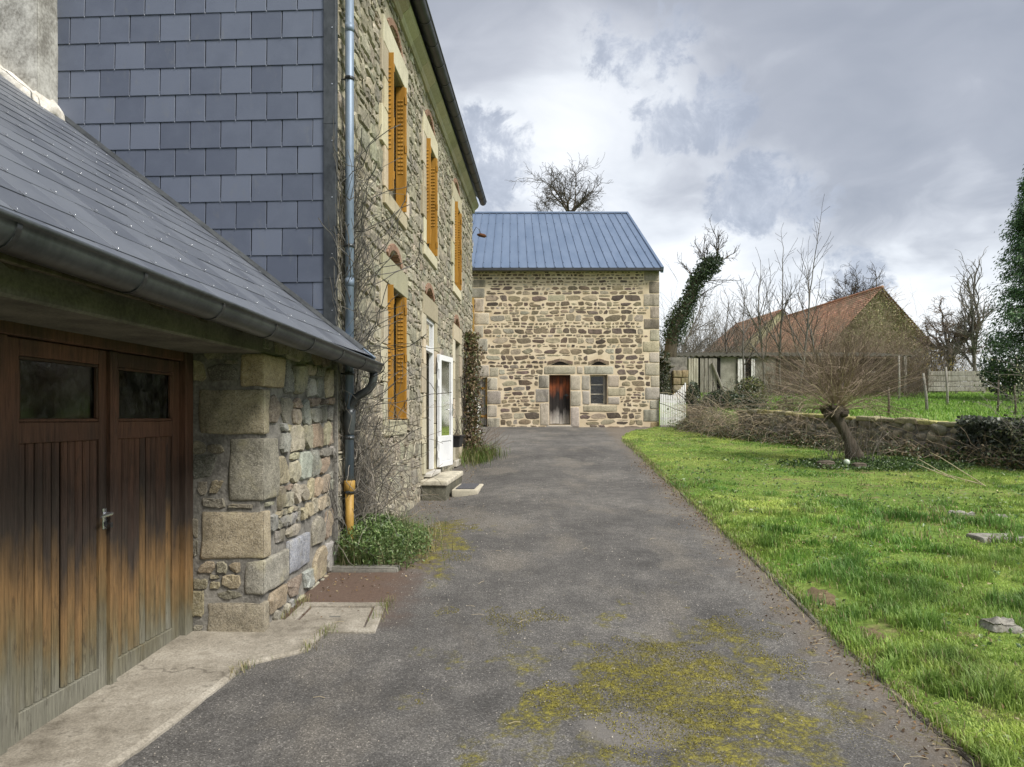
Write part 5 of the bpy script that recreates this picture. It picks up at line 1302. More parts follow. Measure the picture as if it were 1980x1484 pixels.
gmb = MB()      # bare creeper over the gable and the near slope
for k in range(900):
    b = random.uniform(-half*.92, half*.92); top = apx.z-abs(b)*4.1/half; z = random.uniform(3.6, top); p = Vector(hf(random.uniform(.0, .2), b, z)); d = Vector((random.gauss(0, .6), -.1, random.uniform(-.6, 1))); pts = [p]
    for i in range(3): d = d+Vector((random.gauss(0, .4), random.gauss(0, .15)-.05, random.gauss(0, .4))); pts.append(pts[-1]+d.normalized()*random.uniform(.2, .5))
    gmb.tube(pts, .012, 3, False)
gmb.build('creeper_stems', 'twig_brown', fh, False, 'stuff')
n = 5500; bb = rng.uniform(-half*.95, half*.95, n); tt = apx.z-np.abs(bb)*4.1/half; zz_ = 3.2+(tt-3.2)*rng.random(n)**.75
P = np.array([hf(-.05-abs(random.gauss(0, .12)), b, z) for b, z in zip(bb, zz_)]); leaves('creeper_leaves', P, .13, shades(n, [(.27, .27, .13), (.33, .285, .16), (.215, .235, .105), (.38, .335, .20)]), 'litter', fh, 'stuff')
# smaller tiled roof beyond
HY2 = 66.0
f2 = thing('tiled_outbuilding', 'smaller tiled roof peeping out left of the farmhouse', 'house', (pxp(1490, HY2), HY2, 3.6))
a2 = Vector((pxp(1513, HY2), HY2, pz(598, HY2))); d2 = (Vector((pxp(1440, HY2+8), HY2+8, 0))-Vector((a2.x, a2.y, 0))).normalized(); c2 = Vector((d2.y, -d2.x, 0)); c2 = c2 if c2.x > 0 else -c2
def h2(a, b, c): p = a2+d2*a+c2*b; return (p.x, p.y, c)
mb = MB(); V = [h2(a, b, c) for a in (.2, 10) for b, c in ((-3.8, 2), (-3.8, a2.z-3.2), (0, a2.z-.1), (3.8, a2.z-3.2), (3.8, 2))]; mb.add(V, [(0, 1, 2, 3, 4), (5, 6, 7, 8, 9)]+[(k, (k+1) % 5, 5+(k+1) % 5, 5+k) for k in range(5)]); mb.build('wall', 'hedge_render', f2)
for sg in (-1, 1):
    mb = MB()
    for r_ in range(14):
        for i in range(30):
            q = [h2(-.1+i*.34+da, sg*4.1*(r_+db)/14, a2.z-3.45*(r_+db)/14+(.05 if db else 0)+(.03 if da else 0)) for da, db in ((0, 0), (.33, 0), (.33, 1.1), (0, 1.1))]; mb.add(q, [(0, 1, 2, 3)], pick([(.40, .20, .12), (.34, .17, .105), (.46, .25, .16)]))
    mb.build('roof_slope', 'far_tile', f2, False, 'stuff')

# ------------------------------------------------------------------ fence posts and wire
posts = [(1793, 22.5, 722, 812, 5), (1738, 30.0, 688, 762, 0), (1832, 26.0, 710, 790, 2), (1718, 21.0, 748, 815, 0), (1963, 21, 745, 830, 1), (1928, 22.0, 735, 812, -2)]
lbl = ['tall crooked grey fence post in the green field', 'pale straight fence post near the end of the shed', 'thin leaning fence post beyond the crooked one', 'short dark stake behind the mossy wall', 'dark fence post at the right edge of the field', 'ivy-speckled fence post left of the dark one']
tops = []
for (px, Y, y0, y1, ln), l in zip(posts, lbl):
    x = pxp(px, Y); zt = pz(y0, Y); zb = g1(x, Y)-.2; mb = MB(); q = (zt-zb); lx = R(ln)*q
    mb.tube([(x+.0, Y, zb), (x-lx*.4+.02, Y, zb+q*.45), (x-lx, Y, zt)], [.05, .045, .038] if Y > 22 else [.034, .03, .026], 7)
    one(mb, 'fence_post', 'weathered_wood' if 'dark' not in l else 'bark', l, 'post', 'fence posts in the field', True); tops.append((x-lx*.9, Y, zt-.15, g1(x, Y)))
tops.sort(key=lambda q: q[0])
mb = MB()
line = [(6.6, 24.0, g1(7.0, 24)+1.0, g1(7.0, 24))]+[t for t in tops if t[1] < 24]+[(19, 19, g1(19, 19)+1.0, g1(19, 19))]
for p, q in zip(line[:-1], line[1:]):
    for f in (.05, .35, .65, .98):
        a = Vector((p[0], p[1], p[3]+(p[2]-p[3])*f)); b = Vector((q[0], q[1], q[3]+(q[2]-q[3])*f)); m_ = (a+b)/2-Vector((0, 0, .03)); mb.tube([a, m_, b], .003, 3, False)
    L = math.hypot(p[0]-q[0], p[1]-q[1]); n = int(L/.16)
    for k in range(n):
        for sg in (1, -1):
            t0, t1 = k/n, min(1, max(0, (k+sg*4)/n)); mb.tube([(p[0]+(q[0]-p[0])*t0, p[1]+(q[1]-p[1])*t0, p[3]+(q[3]-p[3])*t0+.03), (p[0]+(q[0]-p[0])*t1, p[1]+(q[1]-p[1])*t1, p[2]+(q[2]-p[2])*t1-.03)], .0018, 3, False)
one(mb, 'wire_fence', 'iron', 'thin wire mesh fence strung between the posts in the field', 'fence')
# weathered horizontal boards behind the field
mb = MB(); BYf = 37.0
bf_ = thing('board_fence', 'grey horizontal board fence at the back of the green field', 'fence', (pxp(1850, BYf), BYf, 2.8))
for k in range(4):
    mb = MB(); z = pz(757, BYf)+k*.27; mb.chbox(pxp(1795, BYf), pxp(1905, BYf), BYf, BYf+.04, z, z+.24, .006, wp, None, .01); mb.build('board', 'weathered_wood', bf_)
for px in (1797, 1850, 1903):
    mb = MB(); mb.chbox(pxp(px, BYf), pxp(px, BYf)+.1, BYf+.05, BYf+.15, 2.2, pz(757, BYf)+1.15, .006); mb.build('post', 'weathered_wood', bf_)

# ------------------------------------------------------------------ lawn ornaments, stones
def lay(name, px, Y, sx, sy, h, mat, label, cat, t=(.3, .28, .24), r=.05, amp=.03, n=6, sink=.05, group=None, rz_=0, fq=5):
    x = pxp(px, Y); z = float(lawnz(x, Y)); mb = MB(); c_, s_ = math.cos(rz_), math.sin(rz_)
    rockbox(mb, -sx/2, sx/2, -sy/2, sy/2, -sink, h, r=r, amp=amp, n=n, fr=lambda a, b, c: (x+a*c_-b*s_, Y+a*s_+b*c_, z+c), t=t, seed=px*.01, fq=fq); return one(mb, name, mat, label, cat, group, True)
lay('rock', 1937, 4.95, .22, .17, .055, 'rock_pale', 'rough pale rock half sunk in the grass at the right edge', 'rock', amp=.05, n=8, fq=9)
lay('stone_slab', 1955, 7.55, .78, .30, .045, 'rock_pale', 'flat whitish stone slab in the lawn at the right edge', 'slab', r=.02, amp=.01)
lay('rock', 1858, 8.9, .26, .16, .055, 'rock_pale', 'small pale rock in the lawn behind the flat slab', 'rock', amp=.05, n=8, fq=8)
lay('rock', 1938, 8.8, .16, .12, .04, 'rock_pale', 'tiny pale rock to the right of the small pale rock', 'rock', amp=.04, fq=8)
lay('tree_stump', 1596, 13.6, .33, .30, .15, 'bark', 'larger dark cut log stump at the foot of the pollard willow', 'stump', r=.10, amp=.02)
lay('tree_stump', 1661, 13.55, .26, .24, .11, 'bark', 'smaller dark stump right of the glass ball', 'stump', r=.09, amp=.02)
x = pxp(1637, 13.7); mb = MB(); zc = float(lawnz(x, 13.7))+.10; n = 14; V = []; F = []
for i in range(n+1):
    for j in range(18):
        a, b = math.pi*i/n, 2*math.pi*j/18; V.append((x+.062*math.sin(a)*math.cos(b), 13.7+.062*math.sin(a)*math.sin(b), zc+.062*math.cos(a)))
for i in range(n):
    for j in range(18): F.append((i*18+j, i*18+(j+1) % 18, (i+1)*18+(j+1) % 18, (i+1)*18+j))
mb.add(V, F); mb.tube([(x, 13.7, zc-.12), (x, 13.7, zc-.055)], [.04, .022], 10); one(mb, 'garden_globe', 'sand_glass', 'pale green garden ball between the two dark stumps', 'ornament', smooth=True)
lay('stone_block', 1290, 24.2, .50, .18, .06, 'rock_pale', 'flat pale stone lying on the grass under the white gate', 'stone', r=.03, amp=.02)

# ------------------------------------------------------------------ lawn grass
def sample(n, y0, y1, xf0, xf1):
    y = rng.uniform(y0, y1, n); a, b = xf0(y), xf1(y); x = a+(b-a)*rng.random(n); return x, y
GC = np.array([(.18, .335, .055), (.26, .42, .075), (.14, .275, .050), (.32, .45, .095), (.215, .37, .065)])
def lawn_part(n, y0, y1, hmul, wmul):
    x, y = sample(n, y0, y1, lambda y: kx(y)-.01, lambda y: np.minimum(wallx(y)-.05, y*.82+1.2))
    cl = vnoise(x, y, 1.7, 3); cl2 = vnoise(x+40, y, .55, 2); bald = vnoise(x+9, y+70, .8, 3)
    keep = rng.random(n) < np.clip((.66-bald)*7, .12, 1)
    for cx, cy, rr in ((2.52, 5.75, .26), (2.55, 4.95, .18), (2.72, 3.35, .2)): keep &= (np.hypot((x-cx), (y-cy)*.7) > rr*rng.uniform(.5, 1.1, n))
    x, y, cl, cl2 = x[keep], y[keep], cl[keep], cl2[keep]; m = len(x)
    shag = smooth(y, 13, 6)
    tf = vnoise(x+3, y+17, 4.2, 2)
    H = (.024+.085*np.clip((cl-.40)*2.4, 0, 1)*(.25+.75*shag)+.10*np.clip((tf-.60)*6, 0, 1)*(.2+.8*shag))*rng.uniform(.6, 1.25, m)*hmul
    Wd = rng.uniform(.004, .0085, m)*wmul
    P = np.stack([x, y, lawnz(x, y)-.008], 1)
    t = GC[rng.integers(0, len(GC), m)]*rng.uniform(.75, 1.25, (m, 1))
    yl = np.clip((cl2-.5)*3.0+smooth(y, 8, 17)*.55, 0, .85)[:, None]; t = t*(1-yl)+np.array([(.52, .60, .15)])*yl*rng.uniform(.8, 1.15, (m, 1))
    dk = np.clip((cl-.58)*5, 0, 1)[:, None]*.6; t = t*(1-dk)+np.array([(.10, .225, .052)])*dk
    tk = np.clip((tf-.56)*6, 0, 1)[:, None]*.55; t = t*(1-tk)+np.array([(.11, .245, .055)])*tk*rng.uniform(.8, 1.2, (m, 1))
    st = rng.random(m) < .05+.28*np.clip((bald[keep]-.50)*6, 0, 1); t[st] = np.array((.34, .29, .15))*rng.uniform(.7, 1.2, (st.sum(), 1))
    th = 2*math.pi*vnoise(x, y, 2.2, 2)*3+rng.normal(0, 1.5, m)
    return P, H, Wd, t, np.stack([np.cos(th), np.sin(th)], 1)
parts = [lawn_part(95000, 2.2, 7.0, 1.0, 1.0), lawn_part(90000, 7.0, 12.5, 1.05, 1.7), lawn_part(75000, 12.5, 25.2, 1.1, 2.8)]
P, H, Wd, T, Dr = [np.concatenate(q) for q in zip(*parts)]
o = blades('grass', P, H, Wd, T, 'grass_blade', None, 'stuff', .85, Dr); tag(o, 'bright green shaggy lawn grass right of the drive', 'grass', kind='stuff')
n = 7000; x, y = sample(n, 2.4, 15, lambda y: kx(y)+.05, lambda y: np.minimum(wallx(y)-.3, y*.8+1.0)); k = vnoise(x+5, y+5, 2.8, 2) > .56; x, y = x[k], y[k]; n = len(x)
o = leaves('lawn_weeds', np.stack([x, y, lawnz(x, y)+.018+.02*rng.random(n)], 1), .030+.002*y, shades(n, [(.12, .21, .06), (.18, .27, .09), (.09, .16, .05), (.24, .30, .13)]), 'leaf', None, 'stuff', np.tile(np.array([[.6, 0, .15]]), (n, 1)), .55, .7); tag(o, 'flat-leaved weeds scattered through the lawn', 'weeds', kind='stuff')
n = 1500; x, y = sample(n, 2.4, 14, lambda y: kx(y)+.03, lambda y: np.minimum(wallx(y)-.2, y*.8+1.0))
o = leaves('lawn_litter', np.stack([x, y, lawnz(x, y)+.03], 1), .035, shades(n, [(.24, .17, .09), (.33, .26, .15), (.16, .11, .06), (.42, .36, .22)]), 'litter', None, 'stuff', None, .4); tag(o, 'dead leaves and straw lying in the lawn grass', 'leaves', kind='stuff')
# field grass
n = 60000; y = rng.uniform(13, 37, n); x = rng.uniform(6, 30, n); k = (walldist(x, y) > .3) & (x < y*.85+1); x, y = x[k], y[k]; n = len(x)
o = blades('field_grass', np.stack([x, y, gz_ground(x, y)-.01], 1), rng.uniform(.06, .16, n), rng.uniform(.012, .03, n), shades(n, [(.17, .31, .045), (.21, .36, .055), (.13, .25, .04)]), 'grass_blade', None, 'stuff', .7); tag(o, 'short green grass of the field behind the garden wall', 'grass', kind='stuff')
# moss cushions and grit on the drive
n = 60000; x = rng.uniform(-.6, 2.2, n); y = rng.uniform(2.9, 5.6, n)
mr = np.hypot((x-.95)/1.15, (y-4.05)/1.35); k = (vnoise(x, y, 2.6, 4)-.20*mr > .40) & (x < kx(y)-.08); x, y = x[k], y[k]
n2 = 9000; x2 = rng.uniform(-1.1, -.4, n2); y2 = rng.uniform(6.7, 9.2, n2); k = (vnoise(x2, y2, 2.6, 4)-.20*np.hypot((x2+.75)/.42, (y2-7.8)/1.3) > .38); x = np.concatenate([x, x2[k]]); y = np.concatenate([y, y2[k]]); n = len(x)
o = leaves('moss', on_ground(x, y, .010), .0075, shades(n, [(.19, .175, .030), (.25, .225, .042), (.15, .135, .030), (.30, .265, .06), (.19, .16, .05)], .25), 'litter', None, 'stuff', None, .9); tag(o, 'yellow-green moss cushions creeping over the asphalt', 'moss', kind='stuff')
n = 9000; y = rng.uniform(2.8, 16, n)**1.0; t = rng.random(n); L_ = -2.026+.0546*y+.1; x = L_+(kx(y)-.05-L_)*t; k = np.ones(n, bool); z0 = G(x, y)+.012
s = rng.uniform(.002, .0055, n)*(1+y*.05); V = []; q = np.array([(1, 0, -.3), (-.5, .87, -.3), (-.5, -.87, -.3), (0, 0, .8)])
V = np.stack([x, y, z0], 1)[:, None, :]+q[None]*s[:, None, None]*rng.uniform(.6, 1.3, (n, 4, 3)); kk = np.arange(n)*4
F = np.concatenate([np.stack([kk, kk+1, kk+3], 1), np.stack([kk+1, kk+2, kk+3], 1), np.stack([kk+2, kk, kk+3], 1)]); tc = shades(n, [(.20, .19, .17), (.30, .28, .25), (.12, .11, .10), (.36, .33, .28)])
o = fast_mesh('grit', V.reshape(-1, 3), F, 'litter', np.concatenate([tc]*3), None, 'stuff'); tag(o, 'loose grit and tiny stones scattered on the asphalt', 'grit', kind='stuff')
# dry leaves and twigs swept to the edges
n = 1500; y = rng.uniform(3.0, 15, n); side = rng.random(n) < .5; x = np.where(side, kx(y)-.06-np.abs(rng.normal(0, .14, n)), -2.026+.0546*y+.06+np.abs(rng.normal(0, .30, n))); k = (y > 5.0) | side; x, y = x[k], y[k]; n = len(x)
o = leaves('leaf_litter', on_ground(x, y, .020), .026, shades(n, [(.17, .10, .05), (.24, .16, .08), (.10, .07, .045), (.30, .24, .14)]), 'litter', None, 'stuff', np.tile(np.array([[1., 0, 0]]), (n, 1)), .5, .5); tag(o, 'dry brown leaf litter along the edges of the drive', 'leaves', kind='stuff')

mb = MB()
for k in range(110):
    y = random.uniform(2.9, 11); e = random.random() < .7; L_ = -2.026+.0546*y; x = float(kx(y))-.05-abs(random.gauss(0, .25)) if e else random.uniform(L_+.3, float(kx(y))-.1)
    a = random.uniform(0, 6.28); l = random.uniform(.03, .12); z = g1(x, y)+.018; mb.tube([(x, y, z), (x+l*.5*math.cos(a)+random.uniform(-.01, .01), y+l*.5*math.sin(a), z+.008), (x+l*math.cos(a), y+l*math.sin(a), z+.002)], .0016, 4)
o = mb.build('twig_litter', 'twig_straw', None, False, 'stuff'); tag(o, 'small dry twigs and straws dropped on the drive', 'twigs', kind='stuff')
n = 5200; y = rng.uniform(2.6, 20, n)**1.0; x = kx(y)+rng.normal(.03, .055, n); H_ = rng.uniform(.03, .10, n)
o = blades('verge_grass', np.stack([x, y, G(x, y)+.008], 1), H_, rng.uniform(.003, .006, n)*(1+y*.06), shades(n, [(.15, .25, .05), (.30, .27, .13), (.20, .27, .06), (.36, .31, .17)]), 'grass_blade', None, 'stuff', 1.2); tag(o, 'straggling grass and dead blades overhanging the kerb', 'grass', kind='stuff')

# ------------------------------------------------------------------ plants at the house wall
def wander(p, d, n, step, jit, pull=(0, 0, 0), wmin=None):
    pts = [Vector(p)]; d = Vector(d)
    for i in range(n):
        d = (d+Vector((random.gauss(0, jit), random.gauss(0, jit), random.gauss(0, jit)))+Vector(pull)).normalized(); q = pts[-1]+d*step*random.uniform(.7, 1.3)
        if wmin is not None:
            w_ = (q.x-OX)*NX+(q.y-OY)*NY
            if w_ < wmin: q += Vector((NX, NY, 0))*(wmin-w_)
        pts.append(q)
    return pts
vine = thing('dead_vine', 'dry grey-brown creeper stems on the wall beside the downpipe', 'vine', fp(.9, .1, .3))
mb = MB()
for k in range(520):
    s = .24+abs(random.gauss(0, .17)); z = random.uniform(.25, 3.7) if k > 60 else .25
    mb.tube(wander(fp(min(s, 1.9), .03, z), (UX*random.uniform(-.5, .5), random.uniform(-.5, .5), 1), random.randint(5, 11), .11, .34, (-.02*NX, 0, .10), .022), random.uniform(.002, .0055), 3, False)
mb.build('wall_stems', 'bark_grey', vine)
mb = MB()
for k in range(230):
    s = random.uniform(.30, 1.35); zt = random.uniform(.3, 1.5)*max(.25, 1.15-.5*abs(s-.95))
    p = fp(s, random.uniform(.03, .14), zt+.1); mb.tube(wander(p, (random.uniform(-.2, .5), random.uniform(-.6, .6), random.uniform(-.9, .3)), random.randint(5, 9), .10, .30, (.02, 0, -.12), .02), random.uniform(.0018, .004), 3, False)
mb.build('hanging_tangle', 'twig_grey', vine)
mb = MB()
for k in range(24):
    mb.tube(wander(fp(random.uniform(.4, 1.8), .05, random.uniform(.4, 1.6)), (.3, random.uniform(-.2, .8), random.uniform(.1, .9)), random.randint(8, 14), .11, .22, (0, .02, .03), .02), random.uniform(.0014, .0028), 3, False)
mb.build('loose_shoots', 'twig_brown', vine)
pl_ = thing('green_groundcover', 'low bushy green plant at the foot of the downpipe', 'plant', fp(.6, .3, .2))
n = 15000; s = rng.normal(.55, .42, n); w_ = np.abs(rng.normal(.26, .24, n)); k = (s > -.12) & (s < 1.7) & (w_ < .86) & (w_ > .02) & (((s-.5)/1.1)**2+((w_-.2)/.62)**2 < 1); s, w_ = s[k], w_[k]; n = len(s)
hmax = .10+.27*np.exp(-((s-.5)/.75)**2-((w_-.15)/.38)**2)+.08*vnoise(s*3, w_*3, 1.5, 2); px_ = OX+s*UX+w_*NX; py_ = OY+s*UY+w_*NY
zz_ = G(px_, py_)+hmax*rng.random(n)**.55
leaves('leaf_mass', np.stack([px_, py_, zz_], 1), .036, shades(n, [(.14, .22, .065), (.19, .285, .095), (.095, .165, .045), (.26, .33, .135), (.07, .12, .04)]), 'leaf', pl_, 'stuff', np.tile(np.array([[.1, 0, .5]]), (n, 1)), .42, .8)
n = 2600; s = rng.uniform(-.1, 1.5, n); w_ = np.abs(rng.normal(.2, .25, n)); px_ = OX+s*UX+w_*NX; py_ = OY+s*UY+w_*NY; blades('grass_leaves', on_ground(px_, py_), rng.uniform(.15, .42, n), rng.uniform(.003, .006, n), shades(n, [(.10, .17, .04), (.16, .22, .07), (.34, .30, .17)]), 'grass_blade', pl_, 'stuff', 1.0)
n = 420; s = rng.choice([-2.3, -1.95, -1.66, -1.35, -1.03, -1.1], n)+rng.normal(0, .06, n); w_ = np.array([edgew(q) for q in s])+.01+rng.normal(0, .03, n); w_ = np.where(s > -1.5, rng.choice([.06, .74], n)+rng.normal(0, .03, n), w_); px_ = OX+s*UX+w_*NX; py_ = OY+s*UY+w_*NY
o = blades('crack_weeds', on_ground(px_, py_, .02), rng.uniform(.02, .09, n), rng.uniform(.002, .0045, n), shades(n, [(.17, .23, .06), (.30, .27, .13), (.24, .27, .08), (.36, .30, .17)]), 'grass_blade', None, 'stuff', 1.1); tag(o, 'sparse weeds in the joints of the drain cover and concrete strip', 'weeds', kind='stuff')
cb = thing('wall_climber', 'brown and green ivy climber on the far end of the house wall', 'climber', fp(sY(16.9), .1, .8))
mb = MB()
for k in range(90):
    mb.tube(wander(fp(sY(random.gauss(16.9, .35)), .04, random.uniform(.7, 2.4)), (0, random.uniform(-.2, .2), 1), 9, .13, .25, (0, 0, .12), .03), random.uniform(.003, .009), 4, False)
mb.build('stems', 'twig_dark', cb)
n = 5200; z = rng.uniform(.75, 3.6, n); s = sY(16.9)+rng.normal(0, .30, n)*(1.25-.28*(z-.7)/1.4); w_ = np.abs(rng.normal(.10, .10, n))*(1.5-.3*z*.5).clip(.4, 2); px_ = OX+s*UX+w_*NX; py_ = OY+s*UY+w_*NY
leaves('leaves', np.stack([px_, py_, z], 1), .075, shades(n, [(.17, .12, .065), (.11, .12, .045), (.22, .165, .09), (.08, .10, .035), (.13, .085, .05)]), 'leaf', cb, 'stuff')
gtf = thing('grass_tuft', 'tuft of long grass at the foot of the ivy climber', 'grass tuft', fp(sY(16.6), .4, .75))
n = 1600; s = sY(16.4)+rng.normal(0, .55, n); w_ = np.abs(rng.normal(.32, .24, n)); px_ = OX+s*UX+w_*NX; py_ = OY+s*UY+w_*NY; blades('blades', on_ground(px_, py_), rng.uniform(.15, .42, n), rng.uniform(.006, .012, n), shades(n, [(.11, .17, .035), (.16, .22, .05), (.26, .23, .11), (.08, .12, .03)]), 'grass_blade', gtf, 'stuff', 1.1)
mb = MB()
for k in range(30): mb.tube(wander(fp(sY(random.uniform(15.8, 17.4)), random.uniform(.1, .6), .8), (.5, random.uniform(-.6, .3), .7), 6, .13, .3, (0, 0, -.03)), .004, 3, False)
mb.build('dry_shoots', 'twig_red', gtf)

# ------------------------------------------------------------------ pollard willow
px0 = Vector((pxp(1652, 14.6), 14.6, 0)); px0.z = float(lawnz(px0.x, px0.y)); head = Vector((pxp(1614, 14.6), 14.6, pz(796, 14.6)))
wi = thing('pollard_willow', 'pollarded willow with a fan of bare brown shoots on the lawn', 'tree', tuple(px0))
mb = MB(); pts = [px0+Vector((.05, 0, -.1)), px0+Vector((0, 0, .12)), px0.lerp(head, .4)+Vector((.05, 0, 0)), px0.lerp(head, .75)+Vector((.02, 0, 0)), head+Vector((0, 0, .02)), head+Vector((0, 0, .12))]
mb.tube(pts, [.22, .155, .125, .125, .18, .10], 14)
for v in range(len(mb.v)):
    p = Vector(mb.v[v]); mb.v[v] = tuple(p+Vector((mnoise.noise(p*5), mnoise.noise(p*5+Vector((7, 1, 3))), mnoise.noise(p*4+Vector((1, 9, 2)))))*.06)
for k in range(16):
    a = random.uniform(0, 6.28); q = head+Vector((.2*math.cos(a), .2*math.sin(a), random.uniform(-.08, .1))); rockbox(mb, q.x-.08, q.x+.08, q.y-.08, q.y+.08, q.z-.07, q.z+.07, r=.07, amp=.03, n=3, seed=k)
mb.build('trunk', 'bark', wi, True)
mb = MB(); mt = MB(); ms = MB()
for k in range(240):
    a = random.uniform(0, 2*math.pi); el = random.uniform(0, 1)**.85*1.35+.12; d = Vector((math.cos(a)*math.cos(el), math.sin(a)*math.cos(el), math.sin(el)))
    L = random.uniform(.8, 1.35)+random.uniform(.2, 1.0)*math.cos(el); st = head+d*.2; n = 8; pts = [st]; dd = d.copy()
    for i in range(n):
        dd = (dd+Vector((random.gauss(0, .15), random.gauss(0, .15), random.gauss(0, .09)-.035-(.03 if el < .6 else 0)))).normalized(); pts.append(pts[-1]+dd*L/n)
    r = random.choice((.0035, .005, .0085)); (ms if k % 2 == 0 else mb).tube(pts, [r*(1-.75*i/n) for i in range(n+1)], 4, False)
    for c in range(random.randint(3, 9)):
        i = random.randint(2, n-1); b = (pts[i]-pts[i-1]).normalized(); q = (b+rperp(b)*.7).normalized(); mt.tube(wander(pts[i], q, 4, random.uniform(.06, .20), .22), [.0035, .003, .0025, .002, .0018], 3, False)
mb.build('crown', 'twig_brown', wi); ms.build('pale_shoots', 'twig_straw', wi); mt.build('fine_twigs', 'twig_red', wi)
mb = MB()
for k in range(120):
    a = random.uniform(0, 6.28); mb.tube(wander((px0.x+random.gauss(0, .3), px0.y+random.gauss(0, .3), px0.z), (random.gauss(0, .35), random.gauss(0, .35), 1), 6, random.uniform(.08, .16), .12), .004, 3, False)
mb.build('basal_shoots', 'twig_grey', wi)
# bed of ivy and bulbs round the willow
bed = thing('willow_bed', 'patch of dark green ivy around the willow foot', 'groundcover', (px0.x-.2, 13.8, px0.z))
n = 9000; x = rng.normal(px0.x+.05, .95, n); y = rng.normal(13.85, .42, n); k = (np.abs(x-px0.x) < 2.0) & (np.hypot((x-px0.x)/1.9, (y-13.8)/.85) < 1) & (np.hypot(x-pxp(1637, 13.7), y-13.6) > .16); x, y = x[k], y[k]; n = len(x)
leaves('leaf_mass', np.stack([x, y, lawnz(x, y)+.02+.11*rng.random(n)*vnoise(x, y, 2.2, 2)*1.6], 1), .05, shades(n, [(.05, .095, .025), (.075, .13, .035), (.035, .065, .022), (.12, .18, .05)]), 'leaf', bed, 'stuff')

# ------------------------------------------------------------------ hedge plants by the gate and along the wall
def bush(name, label, px, Y, zlo, zhi, rx, ry, n, size, cols, stems=14, cat='shrub', group=None, power=.5, twigs=None):
    x = pxp(px, Y); root = thing(name, label, cat, (x, Y, zlo), group)
    u = rng.normal(size=(n, 3)); u /= np.linalg.norm(u, axis=1)[:, None]; rr = rng.random(n)**power
    c = np.array([x, Y, (zlo+zhi)/2]); P = c+u*rr[:, None]*np.array([rx, ry, (zhi-zlo)/2]); lump = vnoise(P[:, 0]*2+P[:, 2], P[:, 1]+P[:, 2]*1.7, 1.6, 3); k = lump > .40; P = P[k]
    leaves('foliage', P, size, shades(len(P), cols, .35), 'leaf', root, 'stuff')
    mb = MB()
    for i in range(stems): mb.tube(wander((x+random.gauss(0, rx*.3), Y+random.gauss(0, ry*.3), zlo-.05), (random.gauss(0, .35), random.gauss(0, .3), 1), 7, (zhi-zlo)*.15, .22), random.uniform(.006, .016), 4, False)
    mb.build('stems', 'twig_dark', root)
    if twigs:
        mb = MB()
        for i in range(twigs): mb.tube(wander((x+random.uniform(-rx, rx), Y+random.uniform(-ry, ry), zlo+random.random()*(zhi-zlo)), (random.gauss(0, .6), random.gauss(0, .5), random.uniform(.1, 1)), 6, .14, .25), .004, 3, False)
        mb.build('bare_twigs', 'twig_grey', root)
    return root
IV = [(.035, .062, .026), (.055, .085, .035), (.024, .042, .020), (.085, .105, .06), (.045, .07, .03)]
bush('ivy_pillar', 'narrow pillar of dark ivy on the post right of the white gate', 1340, 24.0, 1.2, 2.85, .28, .3, 3200, .075, IV, 8, 'ivy')
bush('shrub', 'dark evergreen shrub low in the gap right of the ivy pillar', 1395, 24.2, 1.2, 2.55, .80, .6, 7000, .085, IV, 14, 'shrub', None, .45, 30)
bush('shrub', 'taller leafy shrub with yellowish tips against the shed', 1450, 25.5, 1.5, 3.1, .62, .6, 4200, .085, [(.06, .085, .03), (.13, .15, .045), (.04, .06, .025), (.17, .18, .05)], 14, 'shrub', None, .5, 30)
bush('ivy_mound', 'low ivy-covered mound with a grassy top in front of the pillar', 1350, 23.2, 1.0, 1.55, .75, .45, 3800, .06, [(.06, .065, .035), (.045, .055, .03), (.16, .17, .05), (.10, .085, .05)], 4, 'ivy')
bush('shrub', 'sprawling dark shrub between the mound and the brambles', 1440, 23.0, 1.0, 2.35, .80, .5, 5600, .08, IV, 12, 'shrub', None, .5, 60)
bush('shrub', 'pale green leafy bush left of the willow behind the wall', 1520, 21.5, 1.1, 2.2, .7, .5, 2600, .075, [(.11, .13, .05), (.16, .17, .06), (.07, .09, .035), (.22, .20, .09)], 14, 'shrub', None, .5, 120)
# brambles: arching bare canes along the wall foot
mb = MB(); m2 = MB(); m3 = MB()
for k in range(1700):
    t = random.random()**2.0; y = 22.4-t*11; x = float(wallx(y))-random.uniform(-.15, .75)*(1.1 if y > 17 else .6); z = float(G(x-.3, y))+random.uniform(0, .25 if y < 17 else .75)
    q = wander((x, y, z), (random.gauss(-.15, .6), random.gauss(0, .6), random.uniform(.3, 1.2)), random.randint(5, 9), random.uniform(.08, .19), .25, (0, 0, -.13))
    (mb if random.random() < .5 else m2 if random.random() < .35 else m3).tube(q, random.uniform(.0014, .0042), 3, False)
o = mb.build('brambles', 'twig_brown', None, False, 'stuff'); tag(o, 'tangle of bare brown brambles along the garden wall', 'brambles', kind='stuff')
o = m3.build('bramble_canes', 'twig_grey', None, False, 'stuff'); tag(o, 'grey dead bramble canes arching at the wall foot', 'brambles', kind='stuff')
o = m2.build('bramble_tips', 'twig_straw', None, False, 'stuff'); tag(o, 'straw-coloured dead stalks standing among the brambles', 'brambles', kind='stuff')
n = 16000; t = rng.random(n); y = 24-t*13; x = wallx(y)-np.abs(rng.normal(.25, .3, n)); z = G(x-.3, y)+np.abs(rng.normal(0, .16, n))
o = leaves('wall_foot_weeds', np.stack([x, y, z+.03], 1), .06, shades(n, [(.06, .10, .03), (.10, .14, .045), (.15, .12, .06), (.04, .065, .025), (.20, .15, .08)]), 'leaf', None, 'stuff'); tag(o, 'weeds and dead leaves at the foot of the garden wall', 'weeds', kind='stuff')
